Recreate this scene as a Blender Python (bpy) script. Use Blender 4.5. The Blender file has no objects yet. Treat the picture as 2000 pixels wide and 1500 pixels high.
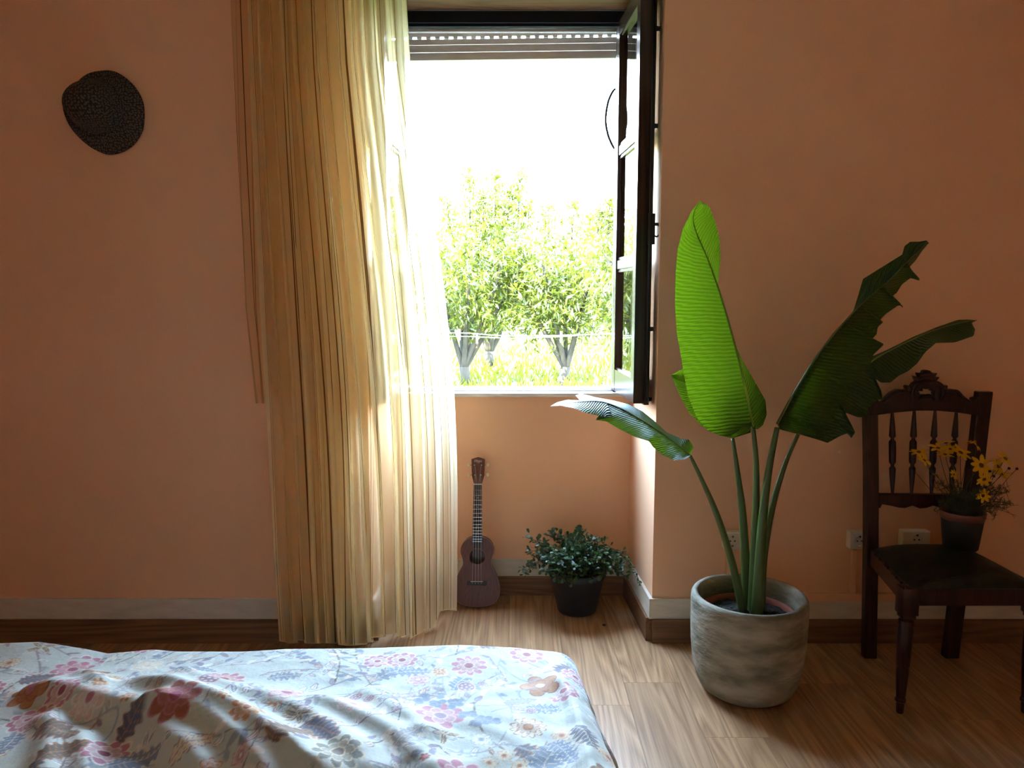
import bpy, bmesh, math, random
import numpy as np
from mathutils import Vector, Matrix

random.seed(7)
RNG = np.random.default_rng(11)
sc = bpy.context.scene
COL = sc.collection

# ------------------------------------------------------------------ camera
CAM_H = 1.32
PITCH = math.radians(6.84)
FPX = 1500.0
cam_d = bpy.data.cameras.new('camera')
cam_d.sensor_width = 36.0
cam_d.lens = FPX / 2000.0 * 36.0
cam_d.clip_start = 0.02
cam_d.clip_end = 400
cam = bpy.data.objects.new('camera', cam_d)
COL.objects.link(cam)
cam.location = (0, 0, CAM_H)
cam.rotation_euler = (math.pi / 2 - PITCH, 0, 0)
sc.camera = cam

# ------------------------------------------------------------------ sky, sun, exposure
world = bpy.data.worlds.new('sky')
sc.world = world
world.use_nodes = True
wn = world.node_tree.nodes
wl = world.node_tree.links
wn.clear()
w_out = wn.new('ShaderNodeOutputWorld')
w_bg = wn.new('ShaderNodeBackground')
w_tc = wn.new('ShaderNodeTexCoord')
w_sep = wn.new('ShaderNodeSeparateXYZ')
w_rmp = wn.new('ShaderNodeValToRGB')
w_rmp.color_ramp.elements[0].position = 0.0
w_rmp.color_ramp.elements[0].color = (0.74, 0.90, 1.0, 1)
w_rmp.color_ramp.elements[1].position = 0.75
w_rmp.color_ramp.elements[1].color = (0.44, 0.68, 1.0, 1)
wl.new(w_tc.outputs['Generated'], w_sep.inputs[0])
wl.new(w_sep.outputs['Z'], w_rmp.inputs[0])
wl.new(w_rmp.outputs[0], w_bg.inputs[0])
w_bg.inputs[1].default_value = 12.0
wl.new(w_bg.outputs[0], w_out.inputs[0])

sun_d = bpy.data.lights.new('sun_offscreen', 'SUN')
sun_d.energy = 16.0
sun_d.angle = math.radians(0.6)
sun_d.color = (1.0, 0.93, 0.80)
sun = bpy.data.objects.new('sun_offscreen', sun_d)
COL.objects.link(sun)
sun.rotation_euler = Vector((0.45, 0.62, -0.95)).to_track_quat('-Z', 'Y').to_euler()

sc.view_settings.view_transform = 'Standard'
sc.view_settings.look = 'None'
sc.view_settings.gamma = 1.0
sc.view_settings.use_curve_mapping = False
sc.view_settings.exposure = 2.45
cy = sc.cycles
cy.max_bounces = 10
cy.diffuse_bounces = 7
cy.glossy_bounces = 4
cy.transmission_bounces = 8
cy.transparent_max_bounces = 10
cy.caustics_reflective = False
cy.caustics_refractive = False
cy.sample_clamp_indirect = 0.0
cy.use_denoising = True
cy.use_adaptive_sampling = False

# ------------------------------------------------------------------ pixel -> world
CP, SP = math.cos(PITCH), math.sin(PITCH)


def _dir(x, y):
    dx = (x - 1000.0) / FPX
    dy = (750.0 - y) / FPX
    return dx, CP + dy * SP, -SP + dy * CP


def px(x, y, D):
    """point on the vertical plane Y = D seen at photo pixel x, y"""
    a, b, c = _dir(x, y)
    t = D / b
    return Vector((a * t, D, CAM_H + c * t))


def pz(x, y, h):
    """point at height h seen at photo pixel x, y"""
    a, b, c = _dir(x, y)
    t = (h - CAM_H) / c
    return Vector((a * t, b * t, h))


# ------------------------------------------------------------------ materials
MATS = {}


def _ramp(nt, stops):
    r = nt.nodes.new('ShaderNodeValToRGB')
    els = r.color_ramp.elements
    els[0].position, els[0].color = stops[0][0], (*stops[0][1], 1)
    els[1].position, els[1].color = stops[-1][0], (*stops[-1][1], 1)
    for p, c in stops[1:-1]:
        e = els.new(p)
        e.color = (*c, 1)
    return r


def _base(name):
    m = bpy.data.materials.new(name)
    m.use_nodes = True
    nt = m.node_tree
    b = nt.nodes['Principled BSDF']
    MATS[name] = m
    return m, nt, b


def mat(name, col, rough=0.6, col2=None, scale=8.0, stretch=(1, 1, 1), detail=4.0, bump=0.0, bscale=None,
        metal=0.0, spec=0.5, lo=0.35, hi=0.65, coat=0.0, coords='Object'):
    m, nt, b = _base(name)
    b.inputs['Roughness'].default_value = rough
    b.inputs['Metallic'].default_value = metal
    b.inputs['Specular IOR Level'].default_value = spec
    b.inputs['Coat Weight'].default_value = coat
    b.inputs['Coat Roughness'].default_value = 0.15
    tc = nt.nodes.new('ShaderNodeTexCoord')
    mp = nt.nodes.new('ShaderNodeMapping')
    mp.inputs['Scale'].default_value = stretch
    nt.links.new(tc.outputs[coords], mp.inputs[0])
    n = nt.nodes.new('ShaderNodeTexNoise')
    n.inputs['Scale'].default_value = scale
    n.inputs['Detail'].default_value = detail
    nt.links.new(mp.outputs[0], n.inputs['Vector'])
    c2 = col2 if col2 else tuple(c * 0.86 for c in col)
    r = _ramp(nt, [(lo, c2), (hi, col)])
    nt.links.new(n.outputs[0], r.inputs[0])
    nt.links.new(r.outputs[0], b.inputs['Base Color'])
    if bump > 0:
        n2 = nt.nodes.new('ShaderNodeTexNoise')
        n2.inputs['Scale'].default_value = bscale or scale * 3
        n2.inputs['Detail'].default_value = 5
        nt.links.new(mp.outputs[0], n2.inputs['Vector'])
        bp = nt.nodes.new('ShaderNodeBump')
        bp.inputs['Strength'].default_value = bump
        bp.inputs['Distance'].default_value = 0.01
        nt.links.new(n2.outputs[0], bp.inputs['Height'])
        nt.links.new(bp.outputs[0], b.inputs['Normal'])
    return m


def wood_mat(name, dark, light, axis=1, scale=1.0, rough=0.4, rnd=True, bump=0.04, coat=0.0, tone=0.14, spec=0.5, fine=0.62):
    """long grain along an axis, with cathedral rings"""
    m, nt, b = _base(name)
    N, L = nt.nodes.new, nt.links.new
    b.inputs['Roughness'].default_value = rough
    b.inputs['Specular IOR Level'].default_value = spec
    b.inputs['Coat Weight'].default_value = coat
    b.inputs['Coat Roughness'].default_value = 0.2
    tc = N('ShaderNodeTexCoord')
    oi = N('ShaderNodeObjectInfo')
    add = N('ShaderNodeVectorMath')
    add.operation = 'MULTIPLY_ADD'
    cmb = N('ShaderNodeCombineXYZ')
    for i in range(3):
        L(oi.outputs['Random'], cmb.inputs[i])
    L(cmb.outputs[0], add.inputs[0])
    add.inputs[1].default_value = (17.3, 9.1, 5.7) if rnd else (0, 0, 0)
    L(tc.outputs['Object'], add.inputs[2])
    st = [14.0 * scale] * 3
    st[axis] = 1.05 * scale
    mp = N('ShaderNodeMapping')
    mp.inputs['Scale'].default_value = st
    L(add.outputs[0], mp.inputs[0])
    n1 = N('ShaderNodeTexNoise')
    n1.inputs['Scale'].default_value = 0.55
    n1.inputs['Detail'].default_value = 1.5
    L(mp.outputs[0], n1.inputs['Vector'])
    mul = N('ShaderNodeMath')
    mul.operation = 'MULTIPLY'
    mul.inputs[1].default_value = 26.0
    L(n1.outputs[0], mul.inputs[0])
    fr = N('ShaderNodeMath')
    fr.operation = 'PINGPONG'
    fr.inputs[1].default_value = 1.0
    L(mul.outputs[0], fr.inputs[0])
    st2 = [150.0 * scale] * 3
    st2[axis] = 2.6 * scale
    mp2 = N('ShaderNodeMapping')
    mp2.inputs['Scale'].default_value = st2
    L(add.outputs[0], mp2.inputs[0])
    n2 = N('ShaderNodeTexNoise')
    n2.inputs['Scale'].default_value = 1.0
    n2.inputs['Detail'].default_value = 3.0
    L(mp2.outputs[0], n2.inputs['Vector'])
    mx = N('ShaderNodeMix')
    mx.inputs[0].default_value = fine
    L(fr.outputs[0], mx.inputs[2])
    L(n2.outputs[0], mx.inputs[3])
    r = _ramp(nt, [(0.22, dark), (0.5, tuple((a + c) / 2 for a, c in zip(dark, light))), (0.78, light)])
    L(mx.outputs[0], r.inputs[0])
    hsv = N('ShaderNodeHueSaturation')
    vr = N('ShaderNodeMapRange')
    vr.inputs['To Min'].default_value = 1.0 - tone
    vr.inputs['To Max'].default_value = 1.0 + tone
    L(oi.outputs['Random'], vr.inputs[0])
    L(vr.outputs[0], hsv.inputs['Value'])
    L(r.outputs[0], hsv.inputs['Color'])
    L(hsv.outputs[0], b.inputs['Base Color'])
    bp = N('ShaderNodeBump')
    bp.inputs['Strength'].default_value = bump
    bp.inputs['Distance'].default_value = 0.004
    L(n2.outputs[0], bp.inputs['Height'])
    L(bp.outputs[0], b.inputs['Normal'])
    return m


def leaf_mat(name, col, trans, rough=0.4, mix=0.45, vein=0.0, vfreq=90.0, island=0.0, under=None, spec=0.5, alt=None):
    """two-sided leaf: glossy diffuse face mixed with transmitted light"""
    m, nt, b = _base(name)
    N, L = nt.nodes.new, nt.links.new
    out = nt.nodes['Material Output']
    b.inputs['Roughness'].default_value = rough
    b.inputs['Specular IOR Level'].default_value = spec
    b.inputs['Base Color'].default_value = (*col, 1)
    tr = N('ShaderNodeBsdfTranslucent')
    tr.inputs[0].default_value = (*trans, 1)
    ms = N('ShaderNodeMixShader')
    ms.inputs[0].default_value = mix
    L(b.outputs[0], ms.inputs[1])
    L(tr.outputs[0], ms.inputs[2])
    L(ms.outputs[0], out.inputs[0])
    if island > 0:
        g = N('ShaderNodeNewGeometry')
        a = alt or tuple(c * (1 - island) for c in col)
        r = _ramp(nt, [(0.0, a), (1.0, col)])
        L(g.outputs['Random Per Island'], r.inputs[0])
        L(r.outputs[0], b.inputs['Base Color'])
    if vein > 0:
        uv = N('ShaderNodeUVMap')
        sp = N('ShaderNodeSeparateXYZ')
        L(uv.outputs[0], sp.inputs[0])
        # veins run out from the midrib at a slant: v + 0.12 |u|
        ab = N('ShaderNodeMath')
        ab.operation = 'ABSOLUTE'
        L(sp.outputs[0], ab.inputs[0])
        ma = N('ShaderNodeMath')
        ma.operation = 'MULTIPLY_ADD'
        L(ab.outputs[0], ma.inputs[0])
        ma.inputs[1].default_value = -0.085
        L(sp.outputs[1], ma.inputs[2])
        nz = N('ShaderNodeTexNoise')
        nz.inputs['Scale'].default_value = 3.0
        L(uv.outputs[0], nz.inputs['Vector'])
        ma2 = N('ShaderNodeMath')
        ma2.operation = 'MULTIPLY_ADD'
        L(nz.outputs[0], ma2.inputs[0])
        ma2.inputs[1].default_value = 0.012
        L(ma.outputs[0], ma2.inputs[2])
        mm = N('ShaderNodeMath')
        mm.operation = 'MULTIPLY'
        mm.inputs[1].default_value = vfreq * 6.2832
        L(ma2.outputs[0], mm.inputs[0])
        sn = N('ShaderNodeMath')
        sn.operation = 'SINE'
        L(mm.outputs[0], sn.inputs[0])
        bp = N('ShaderNodeBump')
        bp.inputs['Strength'].default_value = vein
        bp.inputs['Distance'].default_value = 0.004
        L(sn.outputs[0], bp.inputs['Height'])
        L(bp.outputs[0], b.inputs['Normal'])
        L(bp.outputs[0], tr.inputs['Normal'])
        r2 = _ramp(nt, [(0.0, tuple(c * 0.74 for c in trans)), (0.55, trans), (1.0, tuple(min(1, c * 1.1) for c in trans))])
        mr = N('ShaderNodeMapRange')
        mr.inputs['From Min'].default_value = -1
        L(sn.outputs[0], mr.inputs[0])
        L(mr.outputs[0], r2.inputs[0])
        L(r2.outputs[0], tr.inputs[0])
    return m


def curtain_mat(name, col, trans, opacity, stripe, freq):
    m, nt, b = _base(name)
    N, L = nt.nodes.new, nt.links.new
    out = nt.nodes['Material Output']
    nt.nodes.remove(b)
    uv = N('ShaderNodeUVMap')
    sp = N('ShaderNodeSeparateXYZ')
    L(uv.outputs[0], sp.inputs[0])
    mp = N('ShaderNodeMapping')
    mp.inputs['Scale'].default_value = (freq, 0.35, 1)
    L(uv.outputs[0], mp.inputs[0])
    nz = N('ShaderNodeTexNoise')
    nz.inputs['Scale'].default_value = 1.0
    nz.inputs['Detail'].default_value = 0
    L(mp.outputs[0], nz.inputs['Vector'])

    def line(mult, off, jit, width):
        a = N('ShaderNodeMath'); a.operation = 'MULTIPLY_ADD'
        L(sp.outputs[0], a.inputs[0]); a.inputs[1].default_value = mult; a.inputs[2].default_value = off
        c = N('ShaderNodeMath'); c.operation = 'MULTIPLY_ADD'
        L(nz.outputs[0], c.inputs[0]); c.inputs[1].default_value = jit; L(a.outputs[0], c.inputs[2])
        f = N('ShaderNodeMath'); f.operation = 'FRACT'; L(c.outputs[0], f.inputs[0])
        d = N('ShaderNodeMath'); d.operation = 'SUBTRACT'; L(f.outputs[0], d.inputs[0]); d.inputs[1].default_value = 0.5
        e = N('ShaderNodeMath'); e.operation = 'ABSOLUTE'; L(d.outputs[0], e.inputs[0])
        g = N('ShaderNodeMath'); g.operation = 'LESS_THAN'; L(e.outputs[0], g.inputs[0]); g.inputs[1].default_value = width
        return g
    l1 = line(freq, 0.1, 0.9, 0.020)
    l2 = line(freq * 0.618, 0.43, 0.7, 0.011)
    mxm = N('ShaderNodeMath'); mxm.operation = 'MAXIMUM'
    L(l1.outputs[0], mxm.inputs[0]); L(l2.outputs[0], mxm.inputs[1])
    # crinkle along the cloth
    mp3 = N('ShaderNodeMapping')
    mp3.inputs['Scale'].default_value = (freq * 9, 6, 1)
    L(uv.outputs[0], mp3.inputs[0])
    n3 = N('ShaderNodeTexNoise'); n3.inputs['Scale'].default_value = 1.0; n3.inputs['Detail'].default_value = 3
    L(mp3.outputs[0], n3.inputs['Vector'])
    bp = N('ShaderNodeBump'); bp.inputs['Strength'].default_value = 0.35; bp.inputs['Distance'].default_value = 0.004
    L(n3.outputs[0], bp.inputs['Height'])
    cmix = N('ShaderNodeMix'); cmix.data_type = 'RGBA'
    L(mxm.outputs[0], cmix.inputs[0]); cmix.inputs[6].default_value = (*col, 1); cmix.inputs[7].default_value = (*stripe, 1)
    tmix = N('ShaderNodeMix'); tmix.data_type = 'RGBA'
    L(mxm.outputs[0], tmix.inputs[0]); tmix.inputs[6].default_value = (*trans, 1); tmix.inputs[7].default_value = (*stripe, 1)
    df = N('ShaderNodeBsdfDiffuse'); L(cmix.outputs[2], df.inputs[0]); L(bp.outputs[0], df.inputs['Normal'])
    tl = N('ShaderNodeBsdfTranslucent'); L(tmix.outputs[2], tl.inputs[0]); L(bp.outputs[0], tl.inputs['Normal'])
    ms = N('ShaderNodeMixShader'); ms.inputs[0].default_value = 0.58
    L(df.outputs[0], ms.inputs[1]); L(tl.outputs[0], ms.inputs[2])
    tp = N('ShaderNodeBsdfTransparent'); tp.inputs[0].default_value = (1, 0.97, 0.90, 1)
    op = N('ShaderNodeMapRange'); op.inputs['To Min'].default_value = opacity; op.inputs['To Max'].default_value = 0.92
    L(mxm.outputs[0], op.inputs[0])
    m2 = N('ShaderNodeMixShader')
    L(op.outputs[0], m2.inputs[0]); L(tp.outputs[0], m2.inputs[1]); L(ms.outputs[0], m2.inputs[2])
    L(m2.outputs[0], out.inputs[0])
    return m


mat('wall_paint', (0.83, 0.50, 0.31), 0.75, (0.79, 0.465, 0.28), scale=2.2, detail=3, bump=0.05, bscale=38, lo=0.3, hi=0.7)
mat('white_strip', (0.66, 0.61, 0.52), 0.65, (0.57, 0.52, 0.43), scale=9, stretch=(1, 1, 4), bump=0.12, bscale=40)
mat('ceiling_paint', (0.87, 0.85, 0.80), 0.8, scale=3)
mat('house_render', (0.70, 0.68, 0.62), 0.85, scale=4, bump=0.1)
wood_mat('floor_wood', (0.215, 0.105, 0.045), (0.49, 0.285, 0.148), axis=1, scale=1.25, rough=0.36, bump=0.05, fine=0.68)
wood_mat('skirting_wood', (0.115, 0.05, 0.022), (0.25, 0.125, 0.06), axis=0, scale=1.0, rough=0.42)
wood_mat('skirting_wood_y', (0.115, 0.05, 0.022), (0.25, 0.125, 0.06), axis=1, scale=1.0, rough=0.42)
wood_mat('sash_wood', (0.016, 0.008, 0.007), (0.042, 0.020, 0.013), axis=2, scale=1.0, rough=0.25, coat=0.0, spec=0.4)
wood_mat('soffit_wood', (0.085, 0.030, 0.016), (0.19, 0.075, 0.042), axis=0, scale=1.0, rough=0.35)
mat('frame_dark', (0.004, 0.006, 0.014), 0.5, (0.003, 0.004, 0.010), scale=6, spec=0.25)
mat('iron_black', (0.012, 0.012, 0.013), 0.4, (0.006, 0.006, 0.007), metal=0.3)
mat('sill_white', (0.78, 0.76, 0.72), 0.5, (0.62, 0.58, 0.54), scale=14, stretch=(1, 5, 5))
mat('shutter_grey', (0.78, 0.74, 0.70), 0.5, (0.70, 0.66, 0.62), scale=12, stretch=(1, 6, 6))
mat('cord_grey', (0.55, 0.53, 0.55), 0.6)
mat('cord_dark', (0.030, 0.027, 0.034), 0.6)
wood_mat('chair_wood', (0.012, 0.0035, 0.0030), (0.045, 0.012, 0.009), axis=2, scale=1.5, rough=0.3, coat=0.1, spec=0.3)
mat('chair_leather', (0.018, 0.018, 0.012), 0.42, (0.007, 0.007, 0.005), scale=30, bump=0.15, bscale=160, spec=0.22)
mat('concrete', (0.32, 0.295, 0.235), 0.85, (0.125, 0.11, 0.075), scale=9, detail=10, bump=0.5, bscale=30, lo=0.33, hi=0.66, stretch=(1, 1, 2.6))
mat('nursery_pot', (0.30, 0.085, 0.055), 0.6, scale=20)
mat('soil', (0.025, 0.018, 0.012), 0.95, (0.008, 0.006, 0.004), scale=70, bump=0.9, bscale=120)
mat('plastic_navy', (0.016, 0.020, 0.030), 0.5, (0.010, 0.012, 0.018), scale=14, stretch=(1, 1, 5), bump=0.05)
mat('plastic_black', (0.010, 0.010, 0.012), 0.5, scale=14)
mat('rim_brown', (0.13, 0.045, 0.032), 0.5, scale=14)
mat('socket_white', (0.76, 0.72, 0.62), 0.35, scale=5)
mat('pin_hole_shade', (0.05, 0.045, 0.04), 0.5, scale=20)  # dark colour painted in for the shade inside the plug openings
mat('metal_steel', (0.72, 0.70, 0.66), 0.25, metal=1.0, scale=10)
mat('pearl', (0.80, 0.70, 0.50), 0.3, (0.62, 0.52, 0.36), scale=160)
mat('binding_tan', (0.55, 0.40, 0.27), 0.4, scale=30)
mat('bone', (0.78, 0.74, 0.64), 0.4, scale=30)
wood_mat('uke_wood', (0.070, 0.016, 0.006), (0.135, 0.035, 0.013), axis=2, scale=2.2, rough=0.38, tone=0.05)
wood_mat('uke_side', (0.06, 0.018, 0.009), (0.12, 0.038, 0.018), axis=2, scale=2.2, rough=0.35, tone=0.05)
mat('ebony', (0.016, 0.011, 0.009), 0.45, (0.008, 0.006, 0.005), scale=40, stretch=(1, 1, 0.2))
mat('print_white', (0.80, 0.77, 0.70), 0.5)
mat('mattress_white', (0.72, 0.72, 0.70), 0.8, scale=10)
wood_mat('bed_wood', (0.08, 0.035, 0.018), (0.18, 0.09, 0.05), axis=1, scale=1.0, rough=0.4)
mat('bark', (0.050, 0.040, 0.026), 0.9, (0.022, 0.018, 0.013), scale=9, stretch=(1, 1, 0.35), bump=0.8, bscale=30)
mat('clothes_line', (0.85, 0.86, 0.88), 0.5)
mat('peg_plastic', (0.55, 0.68, 0.80), 0.5)
mat('peg_yellow', (0.80, 0.72, 0.22), 0.5)
mat('ground_earth', (0.085, 0.10, 0.018), 0.9, (0.035, 0.05, 0.008), scale=3.2, detail=8, bump=0.5)
leaf_mat('orchard_leaf', (0.085, 0.095, 0.012), (0.15, 0.165, 0.014), rough=0.35, mix=0.44, island=0.6, alt=(0.035, 0.055, 0.010))
leaf_mat('orchard_leaf_far', (0.080, 0.095, 0.012), (0.14, 0.16, 0.014), rough=0.5, mix=0.42, island=0.5, alt=(0.035, 0.055, 0.010))
leaf_mat('grass_blade', (0.105, 0.110, 0.010), (0.17, 0.18, 0.012), rough=0.6, mix=0.4, island=0.6, alt=(0.03, 0.04, 0.006), spec=0.2)
leaf_mat('paradise_leaf', (0.018, 0.050, 0.014), (0.088, 0.172, 0.003), rough=0.36, mix=0.40, vein=0.35, vfreq=62)
leaf_mat('midrib_green', (0.20, 0.30, 0.04), (0.25, 0.40, 0.03), rough=0.4, mix=0.25)
mat('petiole_green', (0.075, 0.120, 0.022), 0.38, (0.035, 0.065, 0.014), scale=8, stretch=(1, 1, 0.2))
leaf_mat('jade_leaf', (0.055, 0.120, 0.036), (0.07, 0.15, 0.02), rough=0.35, mix=0.2, island=0.6, alt=(0.018, 0.042, 0.020))
mat('stem_brown', (0.13, 0.085, 0.045), 0.7, scale=30)
leaf_mat('flower_petal', (0.88, 0.50, 0.008), (0.88, 0.54, 0.01), rough=0.5, mix=0.4)
mat('flower_eye', (0.16, 0.07, 0.012), 0.8, scale=300, bump=0.4)
mat('bud_brown', (0.03, 0.016, 0.012), 0.8)
leaf_mat('flower_foliage', (0.075, 0.085, 0.028), (0.10, 0.12, 0.02), rough=0.6, mix=0.25, island=0.5)
curtain_mat('sheer_cloth', (0.94, 0.80, 0.52), (0.97, 0.85, 0.55), 0.58, (0.16, 0.09, 0.035), 30.0)
curtain_mat('sheer_cloth_thin', (0.70, 0.52, 0.32), (0.75, 0.57, 0.34), 0.22, (0.10, 0.055, 0.022), 9.0)
mat('dry_leaf', (0.06, 0.035, 0.02), 0.9)


def glass_mat():
    m, nt, b = _base('window_glass')
    N, L = nt.nodes.new, nt.links.new
    nt.nodes.remove(b)
    tp = N('ShaderNodeBsdfTransparent'); tp.inputs[0].default_value = (0.93, 0.96, 0.95, 1)
    gl = N('ShaderNodeBsdfGlossy'); gl.inputs['Roughness'].default_value = 0.0
    fr = N('ShaderNodeFresnel'); fr.inputs[0].default_value = 1.5
    ms = N('ShaderNodeMixShader')
    L(fr.outputs[0], ms.inputs[0]); L(tp.outputs[0], ms.inputs[1]); L(gl.outputs[0], ms.inputs[2])
    L(ms.outputs[0], nt.nodes['Material Output'].inputs[0])


glass_mat()


def hat_mat():
    m, nt, b = _base('hat_cloth')
    N, L = nt.nodes.new, nt.links.new
    b.inputs['Roughness'].default_value = 0.85
    uv = N('ShaderNodeUVMap')
    v = N('ShaderNodeTexVoronoi'); v.voronoi_dimensions = '2D'; v.inputs['Scale'].default_value = 92.0
    v.inputs['Randomness'].default_value = 0.62
    L(uv.outputs[0], v.inputs['Vector'])
    r = _ramp(nt, [(0.0, (0.014, 0.010, 0.009)), (0.10, (0.015, 0.010, 0.009)), (0.15, (0.17, 0.125, 0.09)), (0.27, (0.15, 0.11, 0.08)),
                   (0.33, (0.016, 0.012, 0.012)), (1.0, (0.012, 0.010, 0.011))])
    r.color_ramp.interpolation = 'LINEAR'
    L(v.outputs['Distance'], r.inputs[0])
    v2 = N('ShaderNodeTexVoronoi'); v2.voronoi_dimensions = '2D'; v2.inputs['Scale'].default_value = 125.0
    v2.inputs['Randomness'].default_value = 1.0
    L(uv.outputs[0], v2.inputs['Vector'])
    lt = N('ShaderNodeMath'); lt.operation = 'LESS_THAN'; lt.inputs[1].default_value = 0.10
    L(v2.outputs['Distance'], lt.inputs[0])
    mx = N('ShaderNodeMix'); mx.data_type = 'RGBA'
    L(lt.outputs[0], mx.inputs[0]); L(r.outputs[0], mx.inputs[6]); mx.inputs[7].default_value = (0.25, 0.22, 0.19, 1)
    L(mx.outputs[2], b.inputs['Base Color'])


hat_mat()


def duvet_mat():
    m, nt, b = _base('duvet_print')
    N, L = nt.nodes.new, nt.links.new
    b.inputs['Roughness'].default_value = 0.75
    b.inputs['Sheen Weight'].default_value = 0.15
    at = N('ShaderNodeAttribute'); at.attribute_name = 'print'
    L(at.outputs['Color'], b.inputs['Base Color'])
    tc = N('ShaderNodeTexCoord')
    n = N('ShaderNodeTexNoise'); n.inputs['Scale'].default_value = 38; n.inputs['Detail'].default_value = 5
    L(tc.outputs['Object'], n.inputs['Vector'])
    bp = N('ShaderNodeBump'); bp.inputs['Strength'].default_value = 0.22; bp.inputs['Distance'].default_value = 0.012
    L(n.outputs[0], bp.inputs['Height'])
    L(bp.outputs[0], b.inputs['Normal'])


duvet_mat()


# ------------------------------------------------------------------ mesh helpers
class MB:
    def __init__(self):
        self.v, self.f, self.uv = [], [], None

    def add(self, verts, faces):
        n = len(self.v)
        self.v += [tuple(p) for p in verts]
        self.f += [tuple(i + n for i in q) for q in faces]
        return self

    def box(self, x0, x1, y0, y1, z0, z1, bev=0.0):
        if bev > 0:
            bm = bmesh.new()
            bmesh.ops.create_cube(bm, size=1.0, matrix=Matrix.Translation(((x0 + x1) / 2, (y0 + y1) / 2, (z0 + z1) / 2)) @
                                  Matrix.Diagonal((x1 - x0, y1 - y0, z1 - z0, 1)))
            bmesh.ops.bevel(bm, geom=bm.edges[:], offset=bev, segments=2, affect='EDGES', profile=0.5)
            bm.verts.index_update()
            self.add([v.co.copy() for v in bm.verts], [[v.index for v in f.verts] for f in bm.faces])
            bm.free()
            return self
        p = [(x, y, z) for x in (x0, x1) for y in (y0, y1) for z in (z0, z1)]
        return self.add(p, [(0, 1, 3, 2), (4, 6, 7, 5), (0, 4, 5, 1), (2, 3, 7, 6), (0, 2, 6, 4), (1, 5, 7, 3)])

    def hexa(self, p):
        """eight corners: bottom loop of four, top loop of four"""
        return self.add(p, [(3, 2, 1, 0), (4, 5, 6, 7), (0, 1, 5, 4), (1, 2, 6, 5), (2, 3, 7, 6), (3, 0, 4, 7)])

    def quad_loft(self, loops, cap=True):
        n = len(loops[0])
        base = len(self.v)
        for lp in loops:
            self.v += [tuple(p) for p in lp]
        for i in range(len(loops) - 1):
            for j in range(n):
                a, b = base + i * n + j, base + i * n + (j + 1) % n
                self.f.append((a, b, b + n, a + n))
        if cap:
            self.f.append(tuple(base + j for j in reversed(range(n))))
            self.f.append(tuple(base + (len(loops) - 1) * n + j for j in range(n)))
        return self

    def tube(self, pts, radii, n=8, cap=True):
        pts = [Vector(p) for p in pts]
        if not hasattr(radii, '__len__'):
            radii = [radii] * len(pts)
        loops = []
        ref = None
        for i, p in enumerate(pts):
            t = (pts[min(i + 1, len(pts) - 1)] - pts[max(i - 1, 0)])
            if t.length < 1e-9:
                t = Vector((0, 0, 1))
            t.normalize()
            if ref is None:
                ref = Vector((1, 0, 0)) if abs(t.x) < 0.9 else Vector((0, 1, 0))
            a = (ref - t * ref.dot(t))
            if a.length < 1e-6:
                a = t.orthogonal()
            a.normalize()
            ref = a
            b = t.cross(a)
            loops.append([p + (a * math.cos(k * 2 * math.pi / n) + b * math.sin(k * 2 * math.pi / n)) * radii[i] for k in range(n)])
        return self.quad_loft(loops, cap)

    def lathe(self, prof, c, n=32, axis=None, cap=True):
        """prof: (radius, height) pairs turned about the vertical through c"""
        c = Vector(c)
        loops = [[c + Vector((r * math.cos(k * 2 * math.pi / n), r * math.sin(k * 2 * math.pi / n), h)) for k in range(n)] for r, h in prof]
        return self.quad_loft(loops, cap)

    def spindle(self, p0, p1, prof, n=12):
        """prof: (t along, radius)"""
        p0, p1 = Vector(p0), Vector(p1)
        return self.tube([p0.lerp(p1, t) for t, r in prof], [r for t, r in prof], n)

    def grid(self, P, close_u=False):
        """P[i][j] points"""
        base = len(self.v)
        nu, nv = len(P), len(P[0])
        for row in P:
            self.v += [tuple(p) for p in row]
        for i in range(nu - 1):
            for j in range(nv - 1):
                a = base + i * nv + j
                self.f.append((a, a + 1, a + nv + 1, a + nv))
        return self

    def build(self, name, m, parent=None, smooth=False, auto=None):
        me = bpy.data.meshes.new(name)
        me.from_pydata(self.v, [], self.f)
        me.update()
        bm = bmesh.new()
        bm.from_mesh(me)
        bmesh.ops.recalc_face_normals(bm, faces=bm.faces)
        bm.to_mesh(me)
        bm.free()
        return link(name, me, m, parent, smooth, auto)


def link(name, me, m, parent=None, smooth=False, auto=None):
    if m is not None:
        me.materials.clear()
        me.materials.append(MATS[m] if isinstance(m, str) else m)
    if smooth or auto:
        me.polygons.foreach_set('use_smooth', [True] * len(me.polygons))
        if auto:
            me.set_sharp_from_angle(angle=math.radians(auto))
    o = bpy.data.objects.new(name, me)
    COL.objects.link(o)
    adopt(o, parent)
    return o


def adopt(o, parent):
    if parent is not None:
        o.parent = parent
        if parent.type == 'EMPTY':
            o.matrix_parent_inverse = Matrix.Translation(-Vector(parent.location))


def thing(name, loc, label, cat, group=None):
    o = bpy.data.objects.new(name, None)
    o.empty_display_size = 0.05
    COL.objects.link(o)
    o.location = loc
    return tag(o, label, cat, group)


def tag(o, label, cat, group=None):
    o['label'] = label
    o['category'] = cat
    if group:
        o['group'] = group
    return o


def struct(o, label=None):
    o['kind'] = 'structure'
    if label:
        o['label'] = label
    return o


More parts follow.
